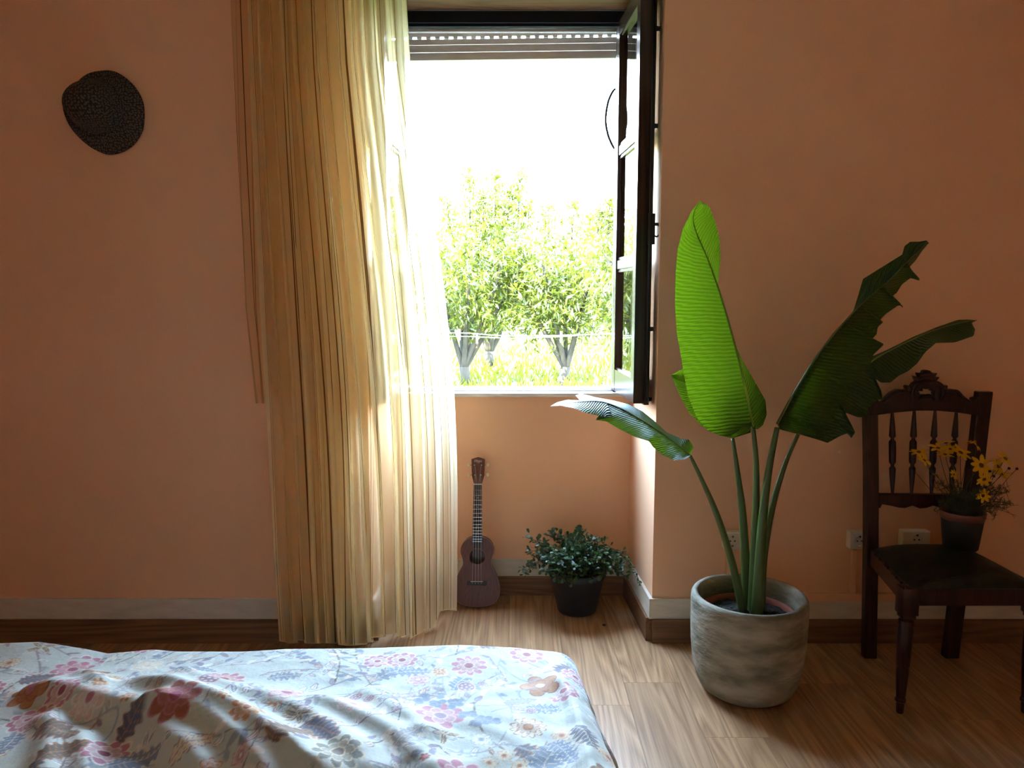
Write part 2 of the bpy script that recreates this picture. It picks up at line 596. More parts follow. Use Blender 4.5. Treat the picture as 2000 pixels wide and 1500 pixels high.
def poly_prism(outline, holes, thick, bevel=0.0, res=2):
    """2D outline (x, z metres) with holes, extruded in y; returns mesh centred on y = 0"""
    cu = bpy.data.curves.new('tmp', 'CURVE')
    cu.dimensions = '2D'
    cu.fill_mode = 'BOTH'
    cu.extrude = max(thick / 2 - bevel, 1e-4)
    cu.bevel_depth = bevel
    cu.bevel_resolution = res
    cu.offset = -bevel
    for lp in [outline] + list(holes):
        s = cu.splines.new('POLY')
        s.points.add(len(lp) - 1)
        for i, (a, b) in enumerate(lp):
            s.points[i].co = (a, b, 0, 1)
        s.use_cyclic_u = True
    o = bpy.data.objects.new('tmp', cu)
    COL.objects.link(o)
    dg = bpy.context.evaluated_depsgraph_get()
    me = bpy.data.meshes.new_from_object(o.evaluated_get(dg))
    bpy.data.objects.remove(o)
    bpy.data.curves.remove(cu)
    me.transform(Matrix.Rotation(math.pi / 2, 4, 'X'))
    return me


def smooth_poly(pts, n=6, closed=True):
    """Catmull-Rom through points"""
    P = [np.array(p, float) for p in pts]
    N = len(P)
    out = []
    rng = range(N) if closed else range(N - 1)
    for i in rng:
        if closed:
            a, b, c, d = P[i - 1], P[i], P[(i + 1) % N], P[(i + 2) % N]
        else:
            a, b, c, d = P[max(i - 1, 0)], P[i], P[i + 1], P[min(i + 2, N - 1)]
        for k in range(n):
            t = k / n
            out.append(0.5 * ((2 * b) + (-a + c) * t + (2 * a - 5 * b + 4 * c - d) * t * t + (-a + 3 * b - 3 * c + d) * t ** 3))
    if not closed:
        out.append(P[-1])
    return out


# ------------------------------------------------------------------ the room
YF, YB = 2.79, 3.246            # wall plane, back of the window recess
XF, XR = 0.530, 0.507           # half width of the recess at front and at back
ROOM_X, ROOM_Y0, ROOM_H = 2.05, -0.62, 2.74
SOFFIT = 2.446
SILL = 0.895
WALL_OUT = 3.46

b = MB()
b.hexa([(-ROOM_X, YF, 0), (-XF, YF, 0), (-XR, YB, 0), (-ROOM_X, YB, 0), (-ROOM_X, YF, ROOM_H), (-XF, YF, ROOM_H), (-XR, YB, ROOM_H), (-ROOM_X, YB, ROOM_H)])
b.hexa([(XF, YF, 0), (ROOM_X, YF, 0), (ROOM_X, YB, 0), (XR, YB, 0), (XF, YF, ROOM_H), (ROOM_X, YF, ROOM_H), (ROOM_X, YB, ROOM_H), (XR, YB, ROOM_H)])
b.hexa([(-XF, YF, SOFFIT + 0.02), (XF, YF, SOFFIT + 0.02), (XR, YB, SOFFIT + 0.02), (-XR, YB, SOFFIT + 0.02),
        (-XF, YF, ROOM_H), (XF, YF, ROOM_H), (XR, YB, ROOM_H), (-XR, YB, ROOM_H)])
struct(b.build('wall_front', 'wall_paint'), 'salmon painted plaster wall around the window recess')
b = MB()
b.box(-XR - 0.02, XR + 0.02, YB, YB + 0.10, 0, SILL - 0.001)
struct(b.build('wall_recess', 'wall_paint'), 'salmon painted wall below the window sill')
b = MB()
b.box(-ROOM_X - 0.25, -0.50, YB + 0.001, WALL_OUT, -0.3, ROOM_H)
b.box(0.50, ROOM_X + 0.25, YB + 0.001, WALL_OUT, -0.3, ROOM_H)
b.box(-0.50, 0.50, YB + 0.101, WALL_OUT, -0.3, SILL - 0.03)
b.box(-0.50, 0.50, YB + 0.001, WALL_OUT, SOFFIT + 0.021, ROOM_H)
struct(b.build('wall_outer', 'house_render'))
struct(MB().box(-ROOM_X - 0.25, -ROOM_X, ROOM_Y0 - 0.25, YB, -0.3, ROOM_H).build('wall_left', 'wall_paint'))
struct(MB().box(ROOM_X, ROOM_X + 0.25, ROOM_Y0 - 0.25, YB, -0.3, ROOM_H).build('wall_right', 'wall_paint'))
struct(MB().box(-ROOM_X, ROOM_X, ROOM_Y0 - 0.25, ROOM_Y0, -0.3, ROOM_H).build('wall_back', 'wall_paint'))
struct(MB().box(-ROOM_X - 0.3, ROOM_X + 0.3, ROOM_Y0 - 0.3, WALL_OUT + 0.02, ROOM_H, ROOM_H + 0.25).build('ceiling', 'ceiling_paint'))

# floor: planks laid towards the window, each its own piece
floor = struct(MB().box(-ROOM_X, ROOM_X, ROOM_Y0, YB, -0.06, -0.010).build('floor', 'ebony'), 'oak laminate plank floor')
PW, PL = 0.195, 1.29
plank_mesh = {}


def plank(x0, x1, y0, y1):
    if y1 - y0 < 0.02 or x1 - x0 < 0.02:
        return
    key = (round(x1 - x0, 3), round(y1 - y0, 3))
    g = 0.0004
    if key not in plank_mesh:
        w, l = (x1 - x0) / 2 - g, (y1 - y0) / 2 - g
        bm_ = MB().box(-w, w, -l, l, -0.010, 0.0)
        me = bpy.data.meshes.new('plank')
        me.from_pydata(bm_.v, [], bm_.f)
        me.update()
        me.materials.append(MATS['floor_wood'])
        plank_mesh[key] = me
    o = bpy.data.objects.new('plank', plank_mesh[key])
    COL.objects.link(o)
    o.location = ((x0 + x1) / 2, (y0 + y1) / 2, 0)
    o.parent = floor


k0 = 0.575
seams = {-1: 2.474, -2: 2.33, 0: 2.15}
i = -16
while k0 + i * PW < ROOM_X:
    x0, x1 = max(k0 + i * PW, -ROOM_X), min(k0 + (i + 1) * PW, ROOM_X)
    if x1 > -ROOM_X + 0.01:
        s = seams.get(i, 2.0 + ((i * 0.4137) % 1.0) * PL - 0.6)
        # niche part reaches YB, elsewhere the wall
        inn = x0 > -XR - 0.1 and x1 < XR + 0.1
        yend = YB if inn else YF
        cuts = [s + n * PL for n in range(-5, 3)]
        cuts = sorted([c for c in cuts if ROOM_Y0 < c < yend] + [ROOM_Y0, yend])
        for a, c in zip(cuts[:-1], cuts[1:]):
            plank(x0, x1, a, c)
    i += 1

# white plaster strip and wooden skirting; px heights 1170 / 1213 on the main wall
ZW0, ZW1 = 0.092, 0.170
TW = 0.012


def strip(name, pts, z0, z1, t, m, label=None):
    """a skirting that follows a wall line; pts on the wall face, room on the left of the direction"""
    bld = MB()
    offs = []
    n = len(pts)
    for i, p in enumerate(pts):
        p = Vector((*p, 0))
        nrm = Vector((0, 0, 0))
        ds = []
        if i > 0:
            ds.append((Vector((*pts[i], 0)) - Vector((*pts[i - 1], 0))).normalized())
        if i < n - 1:
            ds.append((Vector((*pts[i + 1], 0)) - Vector((*pts[i], 0))).normalized())
        ns = [Vector((-d.y, d.x, 0)) for d in ds]
        s = sum(ns, Vector((0, 0, 0)))
        s.normalize()
        k = 1.0 / max(0.3, s.dot(ns[0]))
        offs.append(p + s * t * k)
    for i in range(n - 1):
        a, c = Vector((*pts[i], 0)), Vector((*pts[i + 1], 0))
        e = 0.003
        da = (a - offs[i]).normalized() * e
        dc = (c - offs[i + 1]).normalized() * e
        lo = [a + da, c + dc, offs[i + 1], offs[i]]
        bld.hexa([p + Vector((0, 0, z0)) for p in lo] + [p + Vector((0, 0, z1)) for p in lo])
    o = struct(bld.build(name, m), label)
    return o


strip('baseboard_left', [(-XF, YF), (-ROOM_X, YF)], ZW0, ZW1, TW, 'white_strip', 'cream painted plinth strip on the wall beside the curtain')
strip('baseboard_right', [(ROOM_X, YF), (XF, YF), (XR, YB)], ZW0, ZW1, TW, 'white_strip', 'cream painted plinth strip turning the recess corner')
strip('baseboard_recess', [(XR, YB), (-XR, YB), (-XF, YF)], ZW0 - 0.006, ZW1 - 0.008, TW * 0.9, 'white_strip', 'cream painted plinth strip at the back of the recess')
strip('trim_1', [(-XF, YF), (-ROOM_X, YF)], -0.002, ZW0, TW + 0.010, 'skirting_wood', 'brown wooden skirting left of the recess')
strip('trim_2', [(ROOM_X, YF), (XF, YF)], -0.002, ZW0, TW + 0.010, 'skirting_wood', 'brown wooden skirting behind the concrete pot and chair')
strip('trim_3', [(XF, YF + 0.0), (XR, YB)], -0.002, ZW0 - 0.001, TW + 0.0095, 'skirting_wood_y', 'brown wooden skirting along the recess side')
strip('trim_4', [(XR, YB), (-XR, YB)], -0.002, ZW0 - 0.006, TW + 0.006, 'skirting_wood', 'brown wooden skirting at the back of the recess')
strip('trim_5', [(-XR, YB), (-XF, YF)], -0.002, ZW0 - 0.001, TW + 0.0095, 'skirting_wood_y')

# wooden soffit of the recess
struct(MB().hexa([(-XF, YF - 0.004, SOFFIT), (XF, YF - 0.004, SOFFIT), (XR, YB, SOFFIT), (-XR, YB, SOFFIT),
                  (-XF, YF - 0.004, SOFFIT + 0.02), (XF, YF - 0.004, SOFFIT + 0.02), (XR, YB, SOFFIT + 0.02), (-XR, YB, SOFFIT + 0.02)])
       .build('trim_6', 'soffit_wood'), 'brown wooden soffit above the window')

# ------------------------------------------------------------------ window
HX = 0.430      # half width of the clear opening
WIN = thing('window_1', (0, YB + 0.04, SILL), 'dark wooden double casement window opened inwards', 'window')
WIN['kind'] = 'structure'
f = MB()
FT = 2.398
f.box(-0.505, -HX, YB + 0.005, YB + 0.075, SILL, SOFFIT - 0.001, 0.003)
f.box(HX, 0.505, YB + 0.005, YB + 0.075, SILL, SOFFIT - 0.001, 0.003)
f.box(-HX - 0.002, HX + 0.002, YB + 0.005, YB + 0.075, FT, SOFFIT - 0.001, 0.003)
f.box(-HX - 0.002, HX + 0.002, YB + 0.012, YB + 0.030, FT - 0.012, FT + 0.002, 0.002)
f.build('frame', 'frame_dark', WIN)
s = MB()
s.box(-0.505, 0.505, YB - 0.022, YB + 0.08, SILL - 0.018, SILL, 0.004)
s.box(-0.499, 0.499, YB + 0.081, WALL_OUT + 0.05, SILL - 0.028, SILL - 0.006, 0.003)
s.box(-HX, HX, YB + 0.035, YB + 0.075, SILL - 0.001, SILL + 0.016, 0.003)
s.build('sill', 'sill_white', WIN)


def sash(side):
    """inward-opened casement; side +1 right, -1 left"""
    ang = math.radians(3.4)
    hinge = Vector((side * (HX - 0.005), YB + 0.004, 0))
    d = Vector((side * math.sin(ang), -math.cos(ang), 0))     # hinge -> free edge
    n = Vector((side * math.cos(ang), math.sin(ang), 0))      # exterior face -> room-side face
    W, T = 0.425, 0.052
    Z0, Z1 = 0.908, 2.392

    def bar(m_, a0, a1, t0, t1, z0, z1):
        lo = [hinge + d * a0 + n * t0, hinge + d * a1 + n * t0, hinge + d * a1 + n * t1, hinge + d * a0 + n * t1]
        m_.hexa([p + Vector((0, 0, z0)) for p in lo] + [p + Vector((0, 0, z1)) for p in lo])

    bld = MB()
    bar(bld, 0, 0.050, 0, T, Z0, Z1)
    bar(bld, W - 0.050, W, 0, T - 0.012, Z0, Z1)
    bar(bld, W - 0.050, W + 0.012, T - 0.014, T + 0.004, Z0 - 0.004, Z1 + 0.004)   # overlapping astragal
    bar(bld, 0.048, W - 0.048, 0.001, T - 0.001, Z0, 0.998)
    bar(bld, 0.048, W - 0.048, 0.001, T - 0.001, 2.335, Z1)
    so = bld.build('sash', 'sash_wood', WIN)
    so['label'] = 'varnished brown casement leaf with three panes'
    for z in (1.43, 1.885):
        g = MB()
        bar(g, 0.048, W - 0.048, 0.004, T - 0.006, z - 0.017, z + 0.017)
        bar(g, 0.048, W - 0.048, 0.010, T - 0.012, z - 0.024, z + 0.024)
        g.build('glazing_bar', 'sash_wood', so)
    zs = [(0.998, 1.408), (1.452, 1.863), (1.907, 2.335)]
    for z0, z1 in zs:
        p = MB()
        bar(p, 0.046, W - 0.046, 0.0170, 0.0172, z0 - 0.004, z1 + 0.004)
        q = [p.v[0], p.v[1], p.v[5], p.v[4]]
        MB().add(q, [(0, 1, 2, 3)]).build('pane', 'window_glass', so)
        bd = MB()
        for (a0, a1, c0, c1) in ((0.048, 0.054, z0, z1), (W - 0.054, W - 0.048, z0, z1), (0.048, W - 0.048, z0, z0 + 0.008), (0.048, W - 0.048, z1 - 0.008, z1)):
            bar(bd, a0, a1, 0.009, 0.0165, c0, c1)
        bd.build('glazing_bead', 'sash_wood', so)
    if side > 0:
        # rod, knobs and ring latch on the closing edge
        e = hinge + d * (W + 0.012) + n * (T * 0.9)
        r_ = MB().tube([e + Vector((0, 0, z)) + d * 0.004 for z in (0.93, 2.38)], 0.005, 6)
        r_.build('bolt_rod', 'iron_black', so, True)
        for z in (2.235, 1.905, 1.185, 0.925):
            k_ = MB()
            c = e + n * 0.004 + Vector((0, 0, z))
            k_.tube([c, c + n * 0.010], [0.010, 0.008], 10)
            k_.tube([c + n * 0.009, c + n * 0.015], [0.006, 0.009], 10)
            k_.build('bolt_knob', 'iron_black', so, True)
        lp = MB()
        bar(lp, W + 0.004, W + 0.018, T - 0.012, T + 0.012, 1.49, 1.60)
        c = e + n * 0.010 + Vector((0, 0, 1.562))
        lp.tube([c, c + n * 0.020], 0.006, 8)
        lo_ = lp.build('latch', 'iron_black', so)
        rg = MB()
        cc = c + n * 0.014 + Vector((0, 0, -0.022))
        rg.tube([cc + (n * math.cos(a) * 0.012 + Vector((0, 0, math.sin(a) * 0.022))) for a in np.linspace(0, 2 * math.pi, 21)], 0.0028, 6, False)
        ro = rg.build('latch_ring', 'iron_black', so, True)
    for z in (1.10, 2.15):
        h = MB()
        c = hinge + n * (T * 0.5) - d * 0.003
        h.tube([c + Vector((0, 0, z - 0.04)), c + Vector((0, 0, z + 0.04))], 0.007, 8)
        h.build('hinge', 'iron_black', so, True)


sash(1)
sash(-1)

# roller shutter, half a metre of slats let down behind the head of the frame
shut = thing('roller_shutter', (0, YB + 0.14, SOFFIT), 'grey roller shutter let down a little above the open window', 'shutter')
SY = YB + 0.125


def slat_box(z0, z1, y0=0.0, th=0.012, x=HX + 0.045, tilt=0.0):
    m_ = MB()
    m_.hexa([(-x, SY + y0, z0 - tilt), (x, SY + y0, z0 + tilt), (x, SY + y0 + th, z0 + tilt), (-x, SY + y0 + th, z0 - tilt),
             (-x, SY + y0, z1 - tilt), (x, SY + y0, z1 + tilt), (x, SY + y0 + th, z1 + tilt), (-x, SY + y0 + th, z1 - tilt)])
    return m_


TL = 0.006
zt = 2.290                       # lower edge of the curtain of slats
slat_box(zt, zt + 0.030, -0.006, 0.016, tilt=TL).build('bottom_slat', 'shutter_grey', shut)
slat_box(zt + 0.0335, zt + 0.062, 0, tilt=TL).build('slat', 'shutter_grey', shut)
slat_box(zt + 0.0640, zt + 0.086, 0, tilt=TL).build('slat', 'shutter_grey', shut)
# perforated slat: webs between the light slots
ps = MB()
zp0 = zt + 0.0875
X = HX + 0.045
step = 2 * X / 25
for i in range(25):
    xa = -X + i * step
    for (u0, u1) in ((xa, xa + step * 0.52),):
        t0 = TL * (u0 / X)
        ps.box(u0, u1, SY, SY + 0.012, zp0 + t0, zp0 + 0.0085 + t0)
ps.build('slat_web', 'shutter_grey', shut)
for k in range(4):
    z0 = zp0 + 0.0088 + k * 0.0275
    slat_box(z0, z0 + 0.0262, 0.0, tilt=TL).build('slat', 'shutter_grey', shut)
for sx in (-1, 1):
    x0, x1 = sorted((sx * (HX + 0.028), sx * 0.4995))
    MB().box(x0, x1, SY - 0.012, SY + 0.030, SILL - 0.004, SOFFIT + 0.02).build('guide_rail', 'frame_dark', shut)
hr = MB().box(-0.4995, 0.4995, SY - 0.030, SY - 0.012, 2.392, 2.404, 0.002)
hr.build('head_rail', 'shutter_grey', shut)

# loop of cord hanging in the opening beside the right leaf
cpts = [px(x, y, 3.33) for x, y in ((1206, 172), (1198, 177), (1189, 195), (1184, 218), (1183, 240), (1187, 262), (1193, 278), (1200, 290), (1210, 297))]
cpts = [Vector((HX + 0.002, 3.318, cpts[0].z + 0.01))] + [Vector(p) for p in smooth_poly([tuple(p) for p in cpts], 5, False)] + [Vector((HX + 0.002, 3.318, cpts[-1].z))]
tag(MB().tube(cpts, 0.0052, 6).build('shutter_cord', 'cord_dark', None, True), 'thin grey loop of cord bulging from the window frame', 'cord')

# ------------------------------------------------------------------ curtain
ROD_Z, ROD_Y = 2.66, 2.685
rod = thing('curtain_rod', (0, YF, ROD_Z), 'dark curtain rod on brackets above the window recess', 'curtain rod')
MB().tube([(-0.98, ROD_Y, ROD_Z), (0.98, ROD_Y, ROD_Z)], 0.011, 12).build('rod', 'iron_black', rod, True)
for x in (-0.95, 0.95):
    MB().tube([(x, ROD_Y, ROD_Z), (x, YF + 0.004, ROD_Z)], 0.008, 8).build('bracket', 'iron_black', rod, True)
    MB().lathe([(0.004, -0.02), (0.017, -0.012), (0.02, 0.0), (0.017, 0.012), (0.004, 0.02)], (x * 1.035, ROD_Y, ROD_Z), 12).build('finial', 'iron_black', rod, True)


def interp(tab, t):
    xs = [a for a, _ in tab]
    ys = [c for _, c in tab]
    return np.interp(t, xs, ys)


def np_px(xp, yp, D):
    dx = (xp - 1000.0) / FPX
    dy = (750.0 - yp) / FPX
    by = CP + dy * SP
    cz = -SP + dy * CP
    t = D / by
    return dx * t, D + 0 * t, CAM_H + cz * t


def grid_object(name, X, Y, Z, U, V, m, parent, smooth=True):
    nu, nv = X.shape
    co = np.stack([X, Y, Z], -1).reshape(-1, 3).astype(np.float32)
    idx = np.arange(nu * nv).reshape(nu, nv)
    q = np.stack([idx[:-1, :-1], idx[1:, :-1], idx[1:, 1:], idx[:-1, 1:]], -1).reshape(-1, 4)
    me = bpy.data.meshes.new(name)
    me.vertices.add(len(co))
    me.vertices.foreach_set('co', co.ravel())
    me.loops.add(q.size)
    me.loops.foreach_set('vertex_index', q.ravel().astype(np.int32))
    me.polygons.add(len(q))
    me.polygons.foreach_set('loop_start', (np.arange(len(q)) * 4).astype(np.int32))
    me.polygons.foreach_set('loop_total', np.full(len(q), 4, np.int32))
    me.update(calc_edges=True)
    if U is not None:
        uvl = me.uv_layers.new(name='UVMap')
        uv = np.stack([U, V], -1).reshape(-1, 2)[q.ravel()]
        uvl.data.foreach_set('uv', uv.astype(np.float32).ravel())
    me.validate()
    return link(name, me, m, parent, smooth)


cur = thing('sheer_curtain', (-0.62, 2.70, 0.03), 'gathered golden sheer curtain with thin dark stripes, drawn to one side of the window', 'curtain')
nu, nv = 760, 120
u = np.linspace(0, 1, nu)[:, None] * np.ones((1, nv))
yt = np.linspace(-210, 1260, nv)          # photo rows the cloth passes
left = np.interp(yt, [-210, 0, 300, 600, 850, 1100, 1260], [478, 483, 494, 508, 522, 534, 546])
right = np.interp(yt, [-210, 0, 120, 220, 330, 450, 560, 660, 760, 860, 950, 1100, 1260], [792, 795, 802, 816, 833, 851, 867, 878, 887, 892, 894, 894, 892])
v = (np.arange(nv) / (nv - 1))[None, :] * np.ones((nu, 1))
hem = np.interp(u[:, 0], [0, .06, .12, .2, .3, .42, .5, .56, .66, .76, .84, .885, .9, .95, 1.0],
                [1247, 1256, 1250, 1256, 1254, 1260, 1258, 1246, 1236, 1248, 1238, 1226, 1196, 1190, 1192])
Yp = -210 + v * (hem[:, None] + 210)
Lx = np.interp(Yp, yt, left)
Rx = np.interp(Yp, yt, right)
# fabric runs in unequal pleats: phase advances irregularly
n1 = np.cumsum(0.6 + RNG.random(60) * 0.8)
n1 = n1 / n1[-1]
warp = np.interp(u[:, 0], np.linspace(0, 1, 60), n1)
warp = 0.35 * u[:, 0] + 0.65 * warp
ph = 2 * np.pi * 13.5 * warp[:, None] + 0.9 * np.sin(2.3 * v + 3 * u) + 0.6 * np.sin(5.1 * v + 9 * u)
ph2 = 2 * np.pi * 31 * u + 1.3 * np.sin(3.0 * v + 5 * u)
amp = np.interp(u[:, 0], [0, .1, .55, .75, .88, 1], [0.55, 1.0, 1.0, 0.75, 0.35, 0.12])[:, None] * (0.75 + 0.35 * v)
Xp = Lx + (Rx - Lx) * np.interp(u[:, 0], [0, 0.5, 0.8, 1], [0, 0.47, 0.78, 1])[:, None]
Xp = Xp + amp * (9.0 * np.sin(ph + 1.1) + 3.5 * np.sin(ph2))
# how far the cloth stands off: hangs at the rod, the loose edge drifts into the recess lower down
Dbase = 2.70 + np.interp(u[:, 0], [0, .55, .8, 1], [0, 0.02, 0.16, 0.29])[:, None] * np.clip((v - 0.05) / 0.6, 0, 1) ** 1.2
D = Dbase - 0.040 + amp * (0.054 * np.cos(ph) + 0.008 * np.cos(ph2 + 0.5) + 0.022 * np.cos(0.41 * ph + 1.7 * v))
# never into the wall where the wall is
D = np.where(Xp < 722, np.minimum(D, 2.755), D)
Xc, Yc, Zc = np_px(Xp, Yp, D)
Zc = np.maximum(Zc, 0.010)
grid_object('cloth', Xc, Yc, Zc, u, v, 'sheer_cloth', cur)
# rolled hem along the bottom
hp = [Vector((Xc[i, -1], Yc[i, -1], Zc[i, -1])) for i in range(0, nu, 3)]
MB().tube(hp, 0.0022, 5).build('hem', 'sheer_cloth', cur, True)
# heading tape gathered on the rod
hd = [Vector((Xc[i, 0], Yc[i, 0], Zc[i, 0])) for i in range(0, nu, 4)]
MB().grid([[p, Vector((p.x, ROD_Y + (p.y - 2.70) * 0.5, ROD_Z + 0.012))] for p in hd]).build('heading_tape', 'sheer_cloth', cur, True)
# thinner turned-back side flap that ends at half height
nu2, nv2 = 160, 70
u2 = np.linspace(0, 1, nu2)[:, None] * np.ones((1, nv2))
v2 = np.linspace(0, 1, nv2)[None, :] * np.ones((nu2, 1))
Y2 = -210 + v2 * (788 + 210)
L2 = np.interp(Y2, [-210, 0, 300, 600, 790], [446, 448, 460, 476, 500])
R2 = np.interp(Y2, [-210, 0, 300, 600, 790], [560, 560, 556, 552, 548])
X2 = L2 + (R2 - L2) * u2 + 5 * np.sin(2 * np.pi * 4 * u2 + 2 * v2)
D2 = 2.742 + 0.008 * np.cos(2 * np.pi * 4 * u2 + 2 * v2)
a2, b2, c2 = np_px(X2, Y2, D2)
grid_object('side_flap', a2, b2, c2, u2, v2, 'sheer_cloth_thin', cur)

# ------------------------------------------------------------------ outdoors
GZ = -0.15
gr = MB()
gr.grid([[(x, y, GZ + (0.04 * math.sin(x * 1.3) * math.cos(y * 0.9) if y > 4 else 0)) for x in np.linspace(-45, 45, 46)] for y in np.linspace(WALL_OUT, 90, 46)])
struct(gr.build('ground', 'ground_earth', None, True), 'sunlit grassy orchard ground')


def leaf_cloud(P, Dr, Up, length, width):
    """joined lance leaves: four-point blade with a drooping middle fold; arrays of N"""
    n = len(P)
    side = np.cross(Dr, Up)
    side /= np.linalg.norm(side, axis=1, keepdims=True) + 1e-9
    nrm = np.cross(side, Dr)
    L_ = length[:, None]
    W_ = width[:, None]
    a = P
    b_ = P + Dr * L_ * 0.45 + side * W_ * 0.5 + nrm * W_ * 0.18
    c_ = P + Dr * L_ * 0.45 - side * W_ * 0.5 + nrm * W_ * 0.18
    m_ = P + Dr * L_ * 0.5 - nrm * W_ * 0.05
    t_ = P + Dr * L_ - nrm * L_ * 0.10
    V = np.stack([a, b_, c_, m_, t_], 1).reshape(-1, 3)
    i = np.arange(n)[:, None] * 5
    F = np.concatenate([i + np.array([[0, 3, 1]]), i + np.array([[0, 2, 3]]), i + np.array([[1, 3, 4]]), i + np.array([[3, 2, 4]])], 0)
    return V, F


def tri_mesh(name, V, F, m, parent, smooth=False):
    me = bpy.data.meshes.new(name)
    k = F.shape[1]
    me.vertices.add(len(V))
    me.vertices.foreach_set('co', V.astype(np.float32).ravel())
    me.loops.add(F.size)
    me.loops.foreach_set('vertex_index', F.astype(np.int32).ravel())
    me.polygons.add(len(F))
    me.polygons.foreach_set('loop_start', (np.arange(len(F)) * k).astype(np.int32))
    me.polygons.foreach_set('loop_total', np.full(len(F), k, np.int32))
    me.update(calc_edges=True)
    return link(name, me, m, parent, smooth)


def unit(a):
    return a / (np.linalg.norm(a, axis=-1, keepdims=True) + 1e-9)


def fruit_tree(base, crown_c, crown_r, n_twig, label, lean=0.0, shoots=(), leaf_l=0.125, m='orchard_leaf', limbs=6, group='orchard trees', seed=1, tr=0.085):
    rg = np.random.default_rng(seed)
    base = Vector(base)
    t = thing('fruit_tree', base, label, 'tree', group)
    cc, cr = np.array(crown_c, float), np.array(crown_r, float)
    wood = MB()
    fork = base + Vector((lean * 0.5, 0, 0.30))
    wood.tube([base + Vector((0, 0, -0.05)), base + Vector((lean * 0.12, 0, 0.10)), fork], [tr * 1.35, tr, tr * 0.9], 10)
    wood.build('trunk', 'bark', t, True)
    for k in range(limbs):
        a = 2 * math.pi * (k + rg.random() * 0.5) / limbs
        e = cc + cr * np.array([math.cos(a) * 0.62, math.sin(a) * 0.62, -0.05 + rg.random() * 0.5])
        m1 = np.array(fork) * 0.55 + e * 0.45 + np.array([0, 0, -0.06])
        e2 = e + cr * np.array([math.cos(a) * 0.12, math.sin(a) * 0.12, 0.28])
        pts = smooth_poly([tuple(fork + Vector((0, 0, -0.06))), tuple(m1), tuple(e), tuple(e2)], 4, False)
        MB().tube(pts, np.linspace(tr * 0.58, 0.012, len(pts)), 7).build('branch', 'bark', t, True)
    # leafy twigs through the crown, denser near its skin
    d = unit(rg.normal(size=(n_twig, 3)))
    r = rg.random(n_twig) ** 0.42
    tp = cc + cr * d * r[:, None]
    tp = tp[tp[:, 2] > cc[2] - cr[2] * 0.86]
    n_t = len(tp)
    td = unit(0.6 * d[:n_t] + rg.normal(size=(n_t, 3)) * 0.55 + np.array([0, 0, 0.45]))
    nl = 15
    P, Dr = [], []
    for j in range(nl):
        s_ = (j + 0.3) / nl
        p = tp + td * 0.42 * s_ + np.array([0, 0, -0.16]) * s_ ** 2
        P.append(p + rg.normal(size=p.shape) * 0.025)
        Dr.append(unit(td * 0.35 + rg.normal(size=p.shape) * 0.62 + np.array([0, 0, -0.42])))
    for (sx, sz0, sz1, dx) in shoots:       # upright water shoots over the crown
        p0 = np.array([sx, cc[1] - 0.2, sz0])
        p1 = np.array([sx + dx, cc[1] - 0.2, sz1])
        nn = int((sz1 - sz0) * 420)
        for j in range(nn):
            s_ = j / nn
            wob = (1 - s_) * 0.11 + 0.035
            P.append((p0 + (p1 - p0) * s_ + rg.normal(size=3) * wob * np.array([1, 1, 0.5]))[None])
            Dr.append(unit(rg.normal(size=(1, 3)) * 0.7 + np.array([[0, 0, 0.25]])))
        MB().tube([p0, p1], [0.014, 0.007], 5).build('shoot', 'bark', t, True)
    P = np.concatenate(P)
    Dr = np.concatenate(Dr)
    n = len(P)
    ln = leaf_l * (0.65 + 0.6 * rg.random(n))
    V, F = leaf_cloud(P, Dr, unit(rg.normal(size=(n, 3)) + np.array([0, 0, 1.2])), ln, ln * 0.27)
    o = tri_mesh('foliage', V, F, m, t)
    o['kind'] = 'stuff'
    return t


def at(x, y, D):
    return tuple(px(x, y, D))


DT = 11.0
b1 = pz(912, 752, GZ)
b2_ = pz(1098, 752, GZ)
z_at = lambda y, D: px(1000, y, D).z
x_at = lambda x, y, D: px(x, y, D).x
sh1 = [(x_at(a, 400, b1.y), z_at(y0, b1.y), z_at(y1, b1.y), dx) for a, y0, y1, dx in
       ((920, 450, 335, -0.02), (967, 440, 338, 0.02), (1010, 450, 335, 0.06), (945, 450, 375, 0.0), (880, 450, 388, -0.05), (990, 440, 372, 0.05), (1030, 450, 400, 0.03))]
fruit_tree(b1, (x_at(930, 545, b1.y), b1.y, z_at(548, b1.y)), (0.98, 1.0, 0.98), 560, 'leafy fruit tree with a forked trunk and tall shoots, beyond the clothesline', -0.1, sh1, seed=3)
sh2 = [(x_at(a, 430, b2_.y), z_at(y0, b2_.y), z_at(y1, b2_.y), dx) for a, y0, y1, dx in ((1070, 470, 405, 0), (1115, 470, 398, 0.03), (1150, 470, 425, 0.0))]
fruit_tree(b2_, (x_at(1090, 565, b2_.y), b2_.y, z_at(565, b2_.y)), (0.92, 1.0, 0.86), 520, 'rounder fruit tree with a pale trunk split in three', 0.12, sh2, seed=5)
b3 = Vector((2.35, 10.9, GZ))
sh3 = [(x_at(a, 400, b3.y), z_at(460, b3.y), z_at(y1, b3.y), 0.02) for a, y1 in ((1165, 410), (1185, 390), (1215, 350), (1245, 320))]
fruit_tree(b3, (x_at(1275, 545, b3.y), b3.y, z_at(535, b3.y)), (1.05, 1.0, 1.05), 520, 'fruit tree half hidden behind the open window leaf', 0.0, sh3, seed=8)
b4 = Vector((-2.3, 10.8, GZ))
fruit_tree(b4, (-2.2, 10.8, z_at(540, 10.8)), (1.05, 1.0, 0.95), 480, 'fruit tree seen through the sheer curtain', 0.0,
           [(-2.0, 1.9, 2.7, 0), (-2.5, 1.9, 2.6, 0)], seed=12)
far = [(-5.7, 14.6), (-3.1, 14.9), (-0.45, 15.2), (2.15, 15.0), (4.8, 14.8), (-5.0, 11.2), (5.0, 11.4)]
